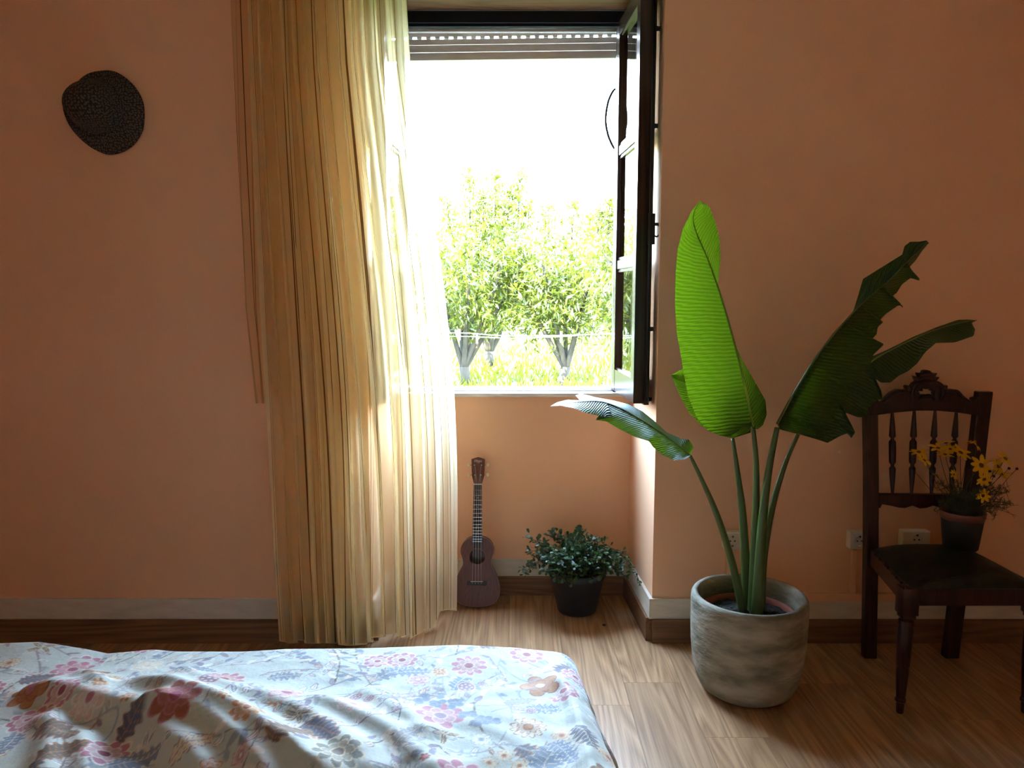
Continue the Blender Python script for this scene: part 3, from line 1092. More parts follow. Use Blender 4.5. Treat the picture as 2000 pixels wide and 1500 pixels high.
far_lab = ['farther-row fruit tree at the curtain end of the row', 'farther-row fruit tree behind the tree that the sheer curtain veils', 'farther-row fruit tree showing between the two nearest trunks',
           'farther-row fruit tree behind the tree by the open window leaf', 'farther-row fruit tree at the plant end of the row', 'near-row fruit tree beyond the curtain end of the window',
           'near-row fruit tree beyond the plant end of the window']
for k, (x, y) in enumerate(far):
    fruit_tree((x, y, GZ), (x, y, GZ + 1.75), (1.3, 1.2, 1.15), 330, far_lab[k], 0.0, (), 0.15, 'orchard_leaf_far', 5,
               'farther orchard trees', 20 + k, 0.10)
# a distant hedge closes the orchard
hd_rng = np.random.default_rng(4)
nH = 9000
P = np.stack([hd_rng.uniform(-16, 16, nH), hd_rng.uniform(24.5, 27, nH), GZ + 2.3 * hd_rng.random(nH) ** 0.8], 1)
ln = 0.28 * (0.6 + 0.6 * hd_rng.random(nH))
V, F = leaf_cloud(P, unit(hd_rng.normal(size=(nH, 3))), unit(hd_rng.normal(size=(nH, 3)) + np.array([0, 0, 1.0])), ln, ln * 0.5)
hg = tri_mesh('hedge', V, F, 'orchard_leaf_far', None)
hg['kind'] = 'stuff'
tag(hg, 'distant green hedge behind the orchard rows', 'hedge')
# grass
nG = 16000
gy = 6.5 + 17 * hd_rng.random(nG) ** 1.3
gx = hd_rng.uniform(-0.34, 0.34, nG) * gy
P = np.stack([gx, gy, np.full(nG, GZ)], 1)
ln = 0.10 + 0.14 * hd_rng.random(nG)
V, F = leaf_cloud(P, unit(hd_rng.normal(size=(nG, 3)) * 0.45 + np.array([0, 0, 1.0])), unit(hd_rng.normal(size=(nG, 3))), ln, ln * 0.16)
go = tri_mesh('grass', V, F, 'grass_blade', None)
go['kind'] = 'stuff'
tag(go, 'tufts of sunlit grass under the fruit trees', 'grass')

# clotheslines between two posts beside the window
DL = 4.6
cl_posts = []
for sx, lab in ((-1, 'wooden clothesline post on the curtain side of the garden'), (1, 'wooden clothesline post on the plant side of the garden')):
    p_ = thing('clothesline_post', (sx * 1.9, DL, GZ), lab, 'post')
    MB().tube([(sx * 1.9, DL, GZ - 0.05), (sx * 1.9, DL, 1.35)], [0.045, 0.04], 10).build('post', 'bark', p_, True)
    MB().box(sx * 1.9 - 0.03, sx * 1.9 + 0.03, DL - 0.35, DL + 0.35, 1.13, 1.19, 0.004).build('crossbar', 'bark', p_)
for k, (dy_, ya, ym, yb, lab) in enumerate(((-0.22, 650, 656.5, 652, 'upper white clothesline strung across the garden'), (0.22, 657, 661, 651, 'lower white clothesline strung across the garden'))):
    D_ = DL + dy_
    pts = []
    za, zm, zb = z_at(ya, D_), z_at(ym, D_), z_at(yb, D_)
    for tt in np.linspace(-1, 1, 31):
        xx = tt * 1.9
        zz = zm + (za - zm) * min(1, abs(min(tt, 0)) / 0.14) ** 1.4 * 1.0 + (zb - zm) * min(1, max(tt, 0) / 0.30) ** 1.6
        zz += 0.25 * max(0, abs(tt) - 0.3) * 0.12
        pts.append((xx, D_, zz))
    tag(MB().tube(pts, 0.0018, 5).build('clothesline', 'clothes_line', None, True), lab, 'clothesline')
    for j, tx in enumerate((-0.30, -0.05, 0.16, 0.28) if k == 0 else (-0.22, 0.06)):
        i_ = min(range(31), key=lambda q: abs(pts[q][0] - tx))
        z_ = np.interp(tx, [p[0] for p in pts], [p[2] for p in pts])
        pg = MB()
        pg.box(tx - 0.006, tx + 0.006, D_ - 0.008, D_ - 0.001, z_ - 0.040, z_ + 0.022)
        pg.box(tx - 0.006, tx + 0.006, D_ + 0.001, D_ + 0.008, z_ - 0.040, z_ + 0.022)
        pg.box(tx - 0.004, tx + 0.004, D_ - 0.004, D_ + 0.004, z_ - 0.006, z_ + 0.006)
        blue = (k, j) in ((0, 1), (1, 0))
        tag(pg.build('clothes_peg', 'peg_plastic' if blue else 'peg_yellow'),
            ('pale blue' if blue else 'yellow') + ' clothes peg clipped to the %s white clothesline' % ('upper' if k == 0 else 'lower'), 'clothes peg', 'pegs on the clotheslines')

# ------------------------------------------------------------------ bed and duvet
BZ = 0.50
bed = thing('bed', (-0.62, 0.70, 0), 'bed with a mattress on a wooden base, foot end towards the window', 'bed')
MB().box(-1.36, 0.08, -0.32, 1.66, 0.27, 0.47, 0.03).build('mattress', 'mattress_white', bed)
MB().box(-1.38, 0.10, -0.34, 1.67, 0.15, 0.275, 0.008).build('bed_base', 'bed_wood', bed)
for x in (-1.32, 0.04):
    for y in (-0.28, 1.60):
        MB().box(x - 0.03, x + 0.03, y - 0.03, y + 0.03, 0.0, 0.155, 0.004).build('leg', 'bed_wood', bed)
MB().box(-1.42, 0.14, -0.40, -0.345, 0.0, 0.92, 0.01).build('headboard', 'bed_wood', bed)

# print: drawn on the flat cloth before it is laid over the bed
xs = np.arange(-1.95, 0.62, 0.0024)
ys = np.concatenate([np.arange(-0.28, 1.10, 0.014), np.arange(1.10, 2.14, 0.0024)])
GX, GY = np.meshgrid(xs, ys, indexing='ij')
nx_, ny_ = GX.shape
C = np.empty((nx_, ny_, 3), np.float32)
C[:] = (0.56, 0.625, 0.60)


def window_of(cx, cy_, r):
    i0, i1 = np.searchsorted(xs, [cx - r, cx + r])
    j0, j1 = np.searchsorted(ys, [cy_ - r, cy_ + r])
    return slice(i0, i1), slice(j0, j1)


def paint(sl, a, col):
    a = np.clip(a, 0, 1)[..., None]
    C[sl] = C[sl] * (1 - a) + np.array(col, np.float32) * a


PINK, DPINK, PALE = (0.50, 0.20, 0.28), (0.33, 0.07, 0.13), (0.72, 0.58, 0.56)
BLUE, DBLUE, GREYB = (0.20, 0.27, 0.38), (0.085, 0.105, 0.17), (0.34, 0.38, 0.42)
ORNG, RUST, CREAM = (0.50, 0.24, 0.11), (0.34, 0.10, 0.055), (0.72, 0.64, 0.48)
BROWN, WHITE, MAUVE = (0.16, 0.115, 0.09), (0.80, 0.80, 0.77), (0.30, 0.20, 0.27)


def edge(d, w=0.0012):
    return np.clip(0.5 - d / w, 0, 1)


def flower(cx, cy_, r, petals, col, rim, heart, rot=0.0, squash=0.75, layers=2):
    sl = window_of(cx, cy_, r * 1.3)
    x, y = GX[sl] - cx, GY[sl] - cy_
    for k in range(layers):
        rr = r * (1 - 0.36 * k)
        n = petals if k == 0 else max(5, petals - 2)
        a = np.arctan2(y, x) + rot + 0.5 * k
        d = np.hypot(x, y)
        sec = np.abs(((a * n / (2 * np.pi)) % 1) - 0.5) * 2
        out = rr * (squash + (1 - squash) * (1 - sec ** 2))
        paint(sl, edge(d - out), rim)
        paint(sl, edge(d - out * 0.91), col if k == 0 else tuple(0.65 * c + 0.35 * q for c, q in zip(col, rim)))
        # petal veins and gaps
        paint(sl, edge(d - out) * np.clip((sec - 0.86) / 0.1, 0, 1) * 0.8 * (d > rr * 0.3), rim)
        vein = np.abs(((a * n * 3 / (2 * np.pi)) % 1) - 0.5)
        paint(sl, edge(d - out * 0.88) * np.clip((vein - 0.42) / 0.06, 0, 1) * 0.45 * (d > rr * 0.35), tuple(c * 0.6 for c in col))
    d = np.hypot(x, y)
    paint(sl, edge(d - r * 0.24), heart)
    paint(sl, edge(np.abs(d - r * 0.25) - 0.0012), rim)


def leaf(cx, cy_, L_, W_, ang, col, rim, lobes=0.0):
    sl = window_of(cx, cy_, L_ * 1.1)
    x, y = GX[sl] - cx, GY[sl] - cy_
    u_ = (x * math.cos(ang) + y * math.sin(ang)) / L_
    w_ = (-x * math.sin(ang) + y * math.cos(ang)) - 0.18 * W_ * np.sin(u_ * 5)
    t_ = np.clip(u_, 0, 1)
    half = W_ * np.sqrt(np.clip(np.sin(np.pi * t_ ** 0.75), 0, 1)) * (1 + lobes * np.cos(2 * np.pi * 6 * t_ + np.sign(w_)))
    half = np.where((u_ < 0) | (u_ > 1), -1, half)
    paint(sl, edge(np.abs(w_) - half), rim)
    paint(sl, edge(np.abs(w_) - half + 0.0022), col)
    paint(sl, edge(np.abs(w_) - 0.0009) * (half > 0) * 0.8, rim)
    vn = np.abs(((t_ * 9 - np.abs(w_) / (W_ + 1e-6) * 0.8) % 1) - 0.5)
    paint(sl, edge(np.abs(w_) - half + 0.003) * (vn < 0.07) * 0.7, rim)


def disc(cx, cy_, r, col, rim, dots=True):
    sl = window_of(cx, cy_, r * 1.3)
    x, y = GX[sl] - cx, GY[sl] - cy_
    d = np.hypot(x, y)
    paint(sl, edge(d - r), rim)
    paint(sl, edge(d - r * 0.86), col)
    if dots:
        for k in range(8):
            a = k * 2 * math.pi / 7
            q = 0 if k == 7 else 1
            paint(sl, edge(np.hypot(x - q * math.cos(a) * r * 0.55, y - q * math.sin(a) * r * 0.55) - r * 0.15), rim)


def vine(p, w, col):
    P_ = np.array(smooth_poly(p, 14, False))
    for q0, q1 in zip(P_[:-1], P_[1:]):
        c_ = (q0 + q1) / 2
        sl = window_of(c_[0], c_[1], np.hypot(*(q1 - q0)) + w * 3)
        if GX[sl].size == 0:
            continue
        dx, dy = q1 - q0
        t_ = np.clip(((GX[sl] - q0[0]) * dx + (GY[sl] - q0[1]) * dy) / (dx * dx + dy * dy + 1e-12), 0, 1)
        d = np.hypot(GX[sl] - q0[0] - t_ * dx, GY[sl] - q0[1] - t_ * dy)
        paint(sl, edge(d - w) * 0.9, col)
    return P_


pr = np.random.default_rng(21)
# background of sprigs and vines over the whole cloth
for k in range(420):
    x0, y0 = pr.uniform(-1.9, 0.5), pr.uniform(0.95, 2.1)
    a = pr.uniform(0, 6.28)
    L0 = pr.uniform(0.10, 0.26)
    bend = pr.uniform(-0.9, 0.9)
    p = [(x0 + math.cos(a + bend * t) * L0 * t, y0 + math.sin(a + bend * t) * L0 * t) for t in (0, 0.33, 0.66, 1)]
    P_ = vine(p, pr.uniform(0.0010, 0.0019), (GREYB, MAUVE, BROWN)[k % 3])
    for q in range(3, len(P_) - 1, 6):
        aa = a + bend * q / len(P_) + (1 if q % 2 else -1) * 0.9
        leaf(P_[q][0], P_[q][1], pr.uniform(0.018, 0.034), pr.uniform(0.004, 0.008), aa, (WHITE, GREYB, BLUE, CREAM)[int(pr.integers(4))], (WHITE, MAUVE, GREYB)[int(pr.integers(3))])
for k in range(230):
    x0, y0, t_ = pr.uniform(-1.9, 0.5), pr.uniform(0.95, 2.1), pr.integers(9)
    if t_ == 0:
        flower(x0, y0, pr.uniform(0.030, 0.048), 9, PINK, WHITE, DPINK, pr.uniform(0, 6))
    elif t_ == 1:
        flower(x0, y0, pr.uniform(0.014, 0.020), 7, ORNG, CREAM, RUST, pr.uniform(0, 6), 0.45, 1)
    elif t_ == 2:
        leaf(x0, y0, pr.uniform(0.06, 0.10), pr.uniform(0.014, 0.022), pr.uniform(0, 6), BLUE, WHITE, 0.22)
    elif t_ == 3:
        leaf(x0, y0, pr.uniform(0.07, 0.10), pr.uniform(0.018, 0.026), pr.uniform(0, 6), DBLUE, ORNG, 0.25)
    elif t_ == 4:
        disc(x0, y0, pr.uniform(0.010, 0.016), MAUVE, PALE)
    elif t_ == 5:
        flower(x0, y0, pr.uniform(0.016, 0.024), 8, PALE, PINK, WHITE, pr.uniform(0, 6), 0.55, 2)
    elif t_ == 6:
        for q in range(5):
            leaf(x0, y0, 0.035, 0.007, pr.uniform(0, 6), BROWN, CREAM, 0.0)
    elif t_ == 7:
        flower(x0, y0, pr.uniform(0.020, 0.030), 11, CREAM, ORNG, RUST, pr.uniform(0, 6), 0.7, 3)
    else:
        for q in range(7):
            disc(x0 + pr.normal() * 0.014, y0 + pr.normal() * 0.014, 0.006, BLUE, GREYB, False)


def bp_(x, y):
    p = pz(x, y, BZ + 0.03)
    return p.x, p.y


def clear(x, y, r):
    cx, cy_ = bp_(x, y)
    sl = window_of(cx, cy_, r * 1.4)
    d = np.hypot(GX[sl] - cx, GY[sl] - cy_)
    paint(sl, np.clip((r * 1.25 - d) / (r * 0.25), 0, 1), (0.56, 0.625, 0.60))
    return cx, cy_


# the big motifs that can be told apart in the picture
for (x, y, r, n, c, rim, hrt, lay) in ((860, 1372, 0.066, 7, PINK, PALE, MAUVE, 3), (916, 1274, 0.056, 10, PINK, CREAM, DPINK, 2), (437, 1306, 0.058, 10, PINK, CREAM, DPINK, 2),
                                      (140, 1276, 0.060, 8, PINK, PALE, DPINK, 2), (345, 1395, 0.062, 7, RUST, PINK, DPINK, 2), (176, 1367, 0.050, 9, PALE, WHITE, PINK, 3),
                                      (816, 1302, 0.034, 9, PALE, PINK, WHITE, 3), (1032, 1395, 0.046, 12, CREAM, RUST, ORNG, 4), (485, 1416, 0.045, 9, ORNG, CREAM, RUST, 3),
                                      (1055, 1310, 0.055, 5, ORNG, RUST, CREAM, 2), (60, 1340, 0.055, 6, ORNG, RUST, PINK, 2), (286, 1272, 0.045, 8, CREAM, WHITE, CREAM, 2),
                                      (560, 1345, 0.052, 8, PALE, PINK, DPINK, 2), (690, 1368, 0.045, 9, PALE, WHITE, PINK, 2), (940, 1415, 0.026, 9, WHITE, GREYB, BLUE, 1),
                                      (190, 1320, 0.022, 8, ORNG, CREAM, RUST, 1), (196, 1343, 0.022, 8, ORNG, CREAM, RUST, 1), (410, 1488, 0.030, 8, PALE, ORNG, RUST, 2),
                                      (985, 1445, 0.020, 8, CREAM, ORNG, RUST, 1), (1015, 1464, 0.020, 8, CREAM, ORNG, RUST, 1), (955, 1458, 0.020, 8, CREAM, ORNG, RUST, 1),
                                      (900, 1495, 0.070, 9, PINK, PALE, DPINK, 2), (830, 1466, 0.014, 6, RUST, PINK, DPINK, 1), (660, 1470, 0.060, 9, (0.22, 0.23, 0.20), CREAM, BROWN, 4),
                                      (1180, 1490, 0.030, 6, BROWN, ORNG, CREAM, 2)):
    r *= 0.80
    cx, cy_ = clear(x, y, r)
    flower(cx, cy_, r, n, c, rim, hrt, x * 0.1, 0.62, lay)
for (x, y, L0, W0, a, c, rim, lob) in ((735, 1300, 0.11, 0.030, 0.7, BLUE, CREAM, 0.3), (770, 1290, 0.10, 0.026, 0.2, BLUE, CREAM, 0.3), (1060, 1480, 0.12, 0.042, 1.2, BLUE, CREAM, 0.2),
                                      (1075, 1425, 0.09, 0.030, -0.9, BLUE, WHITE, 0.25), (985, 1345, 0.08, 0.018, 0.3, GREYB, MAUVE, 0.2), (520, 1300, 0.09, 0.026, 0.4, BLUE, CREAM, 0.3),
                                      (370, 1278, 0.09, 0.020, -0.3, BLUE, WHITE, 0.3), (590, 1410, 0.11, 0.036, -0.5, DBLUE, ORNG, 0.2), (530, 1465, 0.10, 0.040, 1.0, BROWN, ORNG, 0.2),
                                      (70, 1415, 0.11, 0.040, -0.2, BROWN, ORNG, 0.2), (35, 1310, 0.08, 0.03, 0.8, DBLUE, ORNG, 0.2), (330, 1320, 0.09, 0.02, -0.5, BLUE, CREAM, 0.25),
                                      (210, 1470, 0.10, 0.034, 0.5, BLUE, CREAM, 0.25), (70, 1480, 0.10, 0.03, 0.9, BROWN, ORNG, 0.2), (330, 1470, 0.09, 0.02, 0.6, CREAM, MAUVE, 0.2),
                                      (160, 1310, 0.07, 0.02, 1.0, BROWN, ORNG, 0.1), (770, 1440, 0.09, 0.026, 0.9, GREYB, CREAM, 0.25), (1120, 1400, 0.10, 0.03, -1.1, DBLUE, CREAM, 0.25)):
    cx, cy_ = bp_(x, y)
    leaf(cx, cy_, L0 * 0.85, W0 * 0.75, a, c, rim, lob)
for (x, y, r) in ((410, 1351, 0.030), (911, 1312, 0.026), (660, 1350, 0.018), (694, 1338, 0.02), (720, 1348, 0.017), (432, 1342, 0.012), (941, 1304, 0.012)):
    disc(*bp_(x, y), r * 0.75, MAUVE, PALE)
for cxy in ((850, 1340), (885, 1344), (935, 1378), (915, 1372), (950, 1380), (820, 1338)):
    cx, cy_ = bp_(*cxy)
    for q in range(6):
        disc(cx + pr.normal() * 0.010, cy_ + pr.normal() * 0.010, 0.009, BLUE, GREYB, False)
for p in (((880, 1292), (850, 1300), (858, 1318), (845, 1328)), ((600, 1345), (680, 1330), (745, 1325), (800, 1345)), ((975, 1270), (1000, 1288), (1030, 1300), (1050, 1296)),
          ((925, 1350), (950, 1352), (1000, 1350), (960, 1365)), ((880, 1440), (940, 1440), (985, 1425), (1045, 1445)), ((100, 1400), (160, 1390), (230, 1385), (200, 1420)),
          ((230, 1345), (270, 1375), (320, 1380), (300, 1390)), ((1050, 1312), (1015, 1320), (1030, 1345), (1070, 1360)), ((500, 1370), (520, 1400), (560, 1405), (620, 1395))):
    vine([bp_(*q) for q in p], 0.0020, GREYB)

# shape: top sheet with folds, turned down over the foot and the sides
cxs, cys = np.linspace(xs[0], xs[-1], 270), np.linspace(ys[0], ys[-1], 250)
FX, FY_ = GX, GY
GX, GY = np.meshgrid(cxs, cys, indexing='ij')
H = np.full_like(GX, BZ)


def ridge(pts, h, s0, s1):
    """crest through photo points; s0 on the window side, s1 on the near side"""
    P_ = np.array(smooth_poly([bp_(*p) for p in pts], 8, False))
    best = np.full(GX.shape, 9.0)
    sgn = np.zeros(GX.shape)
    tt = np.zeros(GX.shape)
    for k, (q0, q1) in enumerate(zip(P_[:-1], P_[1:])):
        dx, dy = q1 - q0
        t_ = np.clip(((GX - q0[0]) * dx + (GY - q0[1]) * dy) / (dx * dx + dy * dy + 1e-12), 0, 1)
        ex, ey = GX - q0[0] - t_ * dx, GY - q0[1] - t_ * dy
        d = np.hypot(ex, ey)
        m_ = d < best
        best = np.where(m_, d, best)
        sgn = np.where(m_, np.sign(dx * ey - dy * ex), sgn)
        tt = np.where(m_, (k + t_) / (len(P_) - 1), tt)
    s_ = np.where(sgn > 0, s0, s1)
    env = np.clip(np.minimum(tt / 0.15, (1 - tt) / 0.15), 0, 1) ** 0.8 * 0.85 + 0.15
    return 1.12 * h * env * np.exp(-(best / s_) ** 2)


H += ridge([(40, 1330), (110, 1340), (190, 1362), (262, 1385), (300, 1410), (360, 1450), (430, 1500)], 0.040, 0.07, 0.030)
H += ridge([(270, 1385), (330, 1392), (385, 1404), (440, 1432), (500, 1475), (540, 1520)], 0.035, 0.045, 0.022)
H += ridge([(250, 1320), (330, 1350), (395, 1375), (460, 1400), (530, 1438), (610, 1490), (650, 1530)], 0.042, 0.06, 0.026)
H += ridge([(330, 1300), (370, 1325), (430, 1345), (520, 1352), (600, 1385), (680, 1440), (740, 1490)], 0.028, 0.06, 0.030)
H += ridge([(590, 1345), (660, 1368), (720, 1385), (780, 1420), (840, 1470), (870, 1510)], 0.022, 0.05, 0.028)
H += ridge([(700, 1322), (760, 1355), (805, 1385), (850, 1425)], 0.014, 0.04, 0.022)
H += ridge([(1072, 1280), (1110, 1330), (1135, 1400), (1150, 1460), (1160, 1520)], 0.014, 0.022, 0.018)
H += ridge([(150, 1290), (180, 1310), (190, 1340)], 0.018, 0.03, 0.02)
H += ridge([(90, 1370), (100, 1420), (85, 1480), (80, 1520)], 0.022, 0.03, 0.03)
H += ridge([(150, 1410), (165, 1450), (160, 1500)], 0.020, 0.025, 0.025)
# back to the fine grid
tmp_ = np.stack([np.interp(ys, cys, row) for row in H])
H = np.stack([np.interp(xs, cxs, tmp_[:, j]) for j in range(len(ys))], 1)
GX, GY = FX, FY_
H += 0.006 * np.sin(GX * 9 + 2 * np.sin(GY * 5)) * np.sin(GY * 11 + GX * 4)
H += 0.0022 * np.sin(GX * 41 + 3 * np.sin(GY * 23)) * np.sin(GY * 37 + 2.0 * np.sin(GX * 19))
# far edge profile: photo rows of the silhouette
EY = 1.715
prof_x = [x_at(x, 1262, EY) for x in (0, 80, 170, 212, 300, 345, 400, 480, 560, 700, 900, 1000, 1090)]
prof_z = [z_at(y, EY) for y in (1252, 1249, 1263, 1272, 1264, 1268, 1268, 1268, 1263, 1262, 1255, 1260, 1269)]
ez = np.interp(GX, prof_x, prof_z) - BZ
wgt = np.exp(-((EY - GY) / 0.13) ** 2)
H = H * (1 - wgt) + (BZ + ez) * wgt
NX, NY, NZ = GX.copy(), GY.copy(), H.copy()
# turn down over the foot
R_ = 0.035
over = np.clip(GY - (EY - 0.02), 0, None)
ang_ = np.clip(over / R_, 0, math.pi / 2 * 0.94)
rest = np.clip(over - R_ * math.pi / 2 * 0.94, 0, None)
NY = np.where(over > 0, EY - 0.02 + R_ * np.sin(ang_) + rest * 0.06 + 0.012 * np.sin(GX * 17) * np.clip(rest * 6, 0, 1), NY)
NZ = np.where(over > 0, NZ - R_ * (1 - np.cos(ang_)) - rest * 0.99, NZ)
# turn down over the right side; the edge line drifts outwards towards the camera
EX = np.interp(GY, [1.0, 1.20, 1.35, 1.50, 1.62, 1.715], [0.165, 0.150, 0.128, 0.112, 0.105, 0.098])
R2_ = 0.055
ovx = np.clip(GX - EX, 0, None)
an2 = np.clip(ovx / R2_, 0, 1.20)
rs2 = np.clip(ovx - R2_ * 1.20, 0, None)
ripple = 0.018 * np.sin(GY * 26 + 1.0) * np.clip(rs2 * 9, 0, 1) + 0.012 * np.sin(GY * 61) * np.clip(rs2 * 6, 0, 1)
NX = np.where(ovx > 0, EX + R2_ * np.sin(an2) + rs2 * math.cos(1.20) * 0.55 + ripple, NX)
NZ = np.where(ovx > 0, NZ - R2_ * (1 - np.cos(an2)) - rs2 * 0.95, NZ)
ovl = np.clip(-1.40 - GX, 0, None)
NX = np.where(ovl > 0, -1.40 - 0.03 * (1 - np.exp(-ovl / 0.03)), NX)
NZ = np.where(ovl > 0, NZ - np.clip(ovl - 0.015, 0, None), NZ)
NZ = np.maximum(NZ, 0.04)
duv = grid_object('duvet', NX, NY, NZ, None, None, 'duvet_print', None)
ca = duv.data.color_attributes.new('print', 'FLOAT_COLOR', 'POINT')
ca.data.foreach_set('color', np.concatenate([C.reshape(-1, 3) * 0.80, np.ones((nx_ * ny_, 1), np.float32)], 1).astype(np.float32).ravel())
tag(duv, 'rumpled pale blue duvet printed with pink, orange and blue flowers', 'duvet')

# ------------------------------------------------------------------ sun hat on the wall
HC = px(197, 217, YF)
hx = lambda zx, zy: (px(90 + zx / 7.143, 110 + zy / 7.143, YF - 0.03).x, px(90 + zx / 7.143, 110 + zy / 7.143, YF - 0.03).z)
out_pts = [(770, 178), (900, 190), (1010, 235), (1130, 320), (1220, 410), (1290, 520), (1335, 640), (1345, 760), (1335, 900), (1310, 1020), (1240, 1150), (1150, 1250), (1030, 1320),
           (900, 1355), (780, 1350), (640, 1290), (520, 1210), (400, 1090), (300, 950), (230, 800), (200, 680), (205, 560), (240, 470), (330, 395), (390, 330), (480, 250), (600, 195)]
out_s = [hx(*p) for p in smooth_poly(out_pts, 4)]
cc_ = hx(640, 690)
nrad = 30
rows = []
for j in range(nrad + 1):
    t_ = j / nrad
    row = []
    for (ox, oz) in out_s:
        x_, z_ = cc_[0] + (ox - cc_[0]) * t_, cc_[1] + (oz - cc_[1]) * t_
        a_ = math.atan2(oz - cc_[1], ox - cc_[0])
        # the crown leans to the upper left of the brim
        dd = math.hypot((x_ - cc_[0]) / 0.077, (z_ - cc_[1] - 0.004) / 0.074)
        crown = 0.080 * (1 / (1 + math.exp((dd - 1.0) * 11)))
        dome = 0.020 * max(0, 1 - dd * dd)
        dip = -0.012 * math.exp(-((dd - 1.22) / 0.14) ** 2)
        brim = 0.016 + 0.010 * math.sin(2 * a_ + 0.6) * t_ - 0.010 * t_ ** 3
        row.append((x_, YF - 0.004 - max(0.003, crown + dome + brim + dip), z_))
    row.append(row[0])
    rows.append(row)
ar = np.array(rows)
sl3 = np.concatenate([np.zeros((1, ar.shape[1])), np.cumsum(np.linalg.norm(np.diff(ar, axis=0), axis=2), 0)])
an3 = np.arctan2(ar[-1, :, 2] - cc_[1], ar[-1, :, 0] - cc_[0])[None]
hat = grid_object('sun_hat', ar[:, :, 0], ar[:, :, 1], ar[:, :, 2], sl3 * np.cos(an3), sl3 * np.sin(an3), 'hat_cloth', None)
md = hat.modifiers.new('thickness', 'SOLIDIFY')
md.thickness = 0.002
md.offset = -1
tag(hat, 'black bucket hat with a small tan flower print hung on the wall', 'hat')

# ------------------------------------------------------------------ ukulele leaning in the recess
UB = px(931, 1189, 3.075)
uke = thing('ukulele', (UB.x, 3.12, 0), 'small reddish brown ukulele leaning against the recess wall beside the curtain', 'ukulele')
TILT = math.radians(11.5)
UM = Matrix.Translation((UB.x, 3.075, 0.0145)) @ Matrix.Rotation(math.radians(0.4), 4, 'Y') @ Matrix.Rotation(-TILT, 4, 'X')


def uput(mb_or_me, name, m, parent=uke, smooth=False, auto=None):
    if isinstance(mb_or_me, MB):
        mb_or_me.v = [tuple(UM @ Vector(p)) for p in mb_or_me.v]
        return mb_or_me.build(name, m, parent, smooth, auto)
    mb_or_me.transform(UM)
    return link(name, mb_or_me, m, parent, smooth, auto)


half = [(0.000, 0.0), (0.012, 0.0005), (0.050, 0.006), (0.080, 0.022), (0.0965, 0.062), (0.0905, 0.1035), (0.071, 0.150), (0.060, 0.171), (0.0605, 0.195), (0.0700, 0.228), (0.0620, 0.258),
        (0.044, 0.277), (0.020, 0.287)]
right_h = smooth_poly(half, 5, False)
ol = [tuple(p) for p in right_h] + [(-p[0], p[1]) for p in reversed(right_h[1:])]
n_ = len(ol)
sides = MB().quad_loft([[(x, y, z) for x, z in ol] for y in (-0.0005, 0.062)])
sides.f.pop(-2)          # open towards the soundboard: the sound hole looks into a real cavity
bodyo = uput(sides, 'body', 'uke_side', smooth=False, auto=40)
# soundboard with a real sound hole
cir = [(0.031 * math.cos(a), 0.205 + 0.031 * math.sin(a)) for a in np.linspace(0, 2 * math.pi, 40, endpoint=False)]
top = poly_prism(ol, [cir], 0.004)
top.transform(Matrix.Translation((0, -0.0022, 0)))
uput(top, 'soundboard', 'uke_wood')
uput(MB().tube([(x, -0.003, z) for x, z in ol + ol[:1]], 0.0013, 5, False), 'binding', 'binding_tan', smooth=True)
uput(MB().tube([(x * 1.10, -0.0043, 0.205 + (z - 0.205) * 1.10) for x, z in cir + cir[:1]], 0.0012, 5, False), 'rosette', 'stem_brown', smooth=True)
uput(MB().hexa([(-0.0205, -0.004, 0.244), (0.0205, -0.004, 0.244), (0.0205, 0.012, 0.262), (-0.0205, 0.012, 0.262),
                (-0.017, -0.004, 0.507), (0.017, -0.004, 0.507), (0.015, 0.010, 0.507), (-0.015, 0.010, 0.507)]), 'neck', 'uke_side')
fb = uput(MB().hexa([(-0.0205, -0.0095, 0.243), (0.0205, -0.0095, 0.243), (0.0205, -0.004, 0.243), (-0.0205, -0.004, 0.243),
                     (-0.0170, -0.0085, 0.506), (0.0170, -0.0085, 0.506), (0.0170, -0.004, 0.506), (-0.0170, -0.004, 0.506)]), 'fretboard', 'ebony')
scale_l = 0.506 - 0.0975
for k in range(1, 16):
    z_ = 0.506 - scale_l * (1 - 2 ** (-k / 12.0))
    if z_ < 0.245:
        break
    w_ = 0.0205 - 0.0035 * (z_ - 0.243) / 0.263
    uput(MB().box(-w_, w_, -0.0104, -0.0092, z_ - 0.0007, z_ + 0.0007), 'fret', 'metal_steel', fb)
for k in (3, 5, 7, 10, 12):
    z_ = 0.506 - scale_l * (1 - (2 ** (-k / 12.0) + 2 ** (-(k - 1) / 12.0)) / 2)
    uput(MB().tube([(0, -0.0100, z_), (0, -0.0085, z_)], 0.0016, 8), 'fret_dot', 'pearl', fb)
uput(MB().box(-0.0172, 0.0172, -0.0110, -0.002, 0.506, 0.5095), 'nut', 'bone')
head = [(-0.0165, 0.508), (0.0165, 0.508), (0.0255, 0.540), (0.0275, 0.570), (0.0285, 0.612), (0.0270, 0.614), (0.012, 0.619), (0.0, 0.6225), (-0.012, 0.619), (-0.0270, 0.614), (-0.0285, 0.612),
        (-0.0275, 0.570), (-0.0255, 0.540)]
hm = poly_prism(head, [], 0.012, 0.001)
hm.transform(Matrix.Translation((0, 0.005, 0)))
ho = uput(hm, 'headstock', 'uke_wood')
brg = uput(MB().box(-0.042, 0.042, -0.0105, -0.003, 0.0885, 0.1050, 0.002), 'bridge', 'ebony')
uput(MB().box(-0.026, 0.026, -0.0135, -0.010, 0.1040, 0.1062), 'saddle', 'bone', brg)
tz = [(-0.0145, 0.588), (0.0145, 0.588), (-0.0125, 0.5465), (0.0125, 0.5465)]
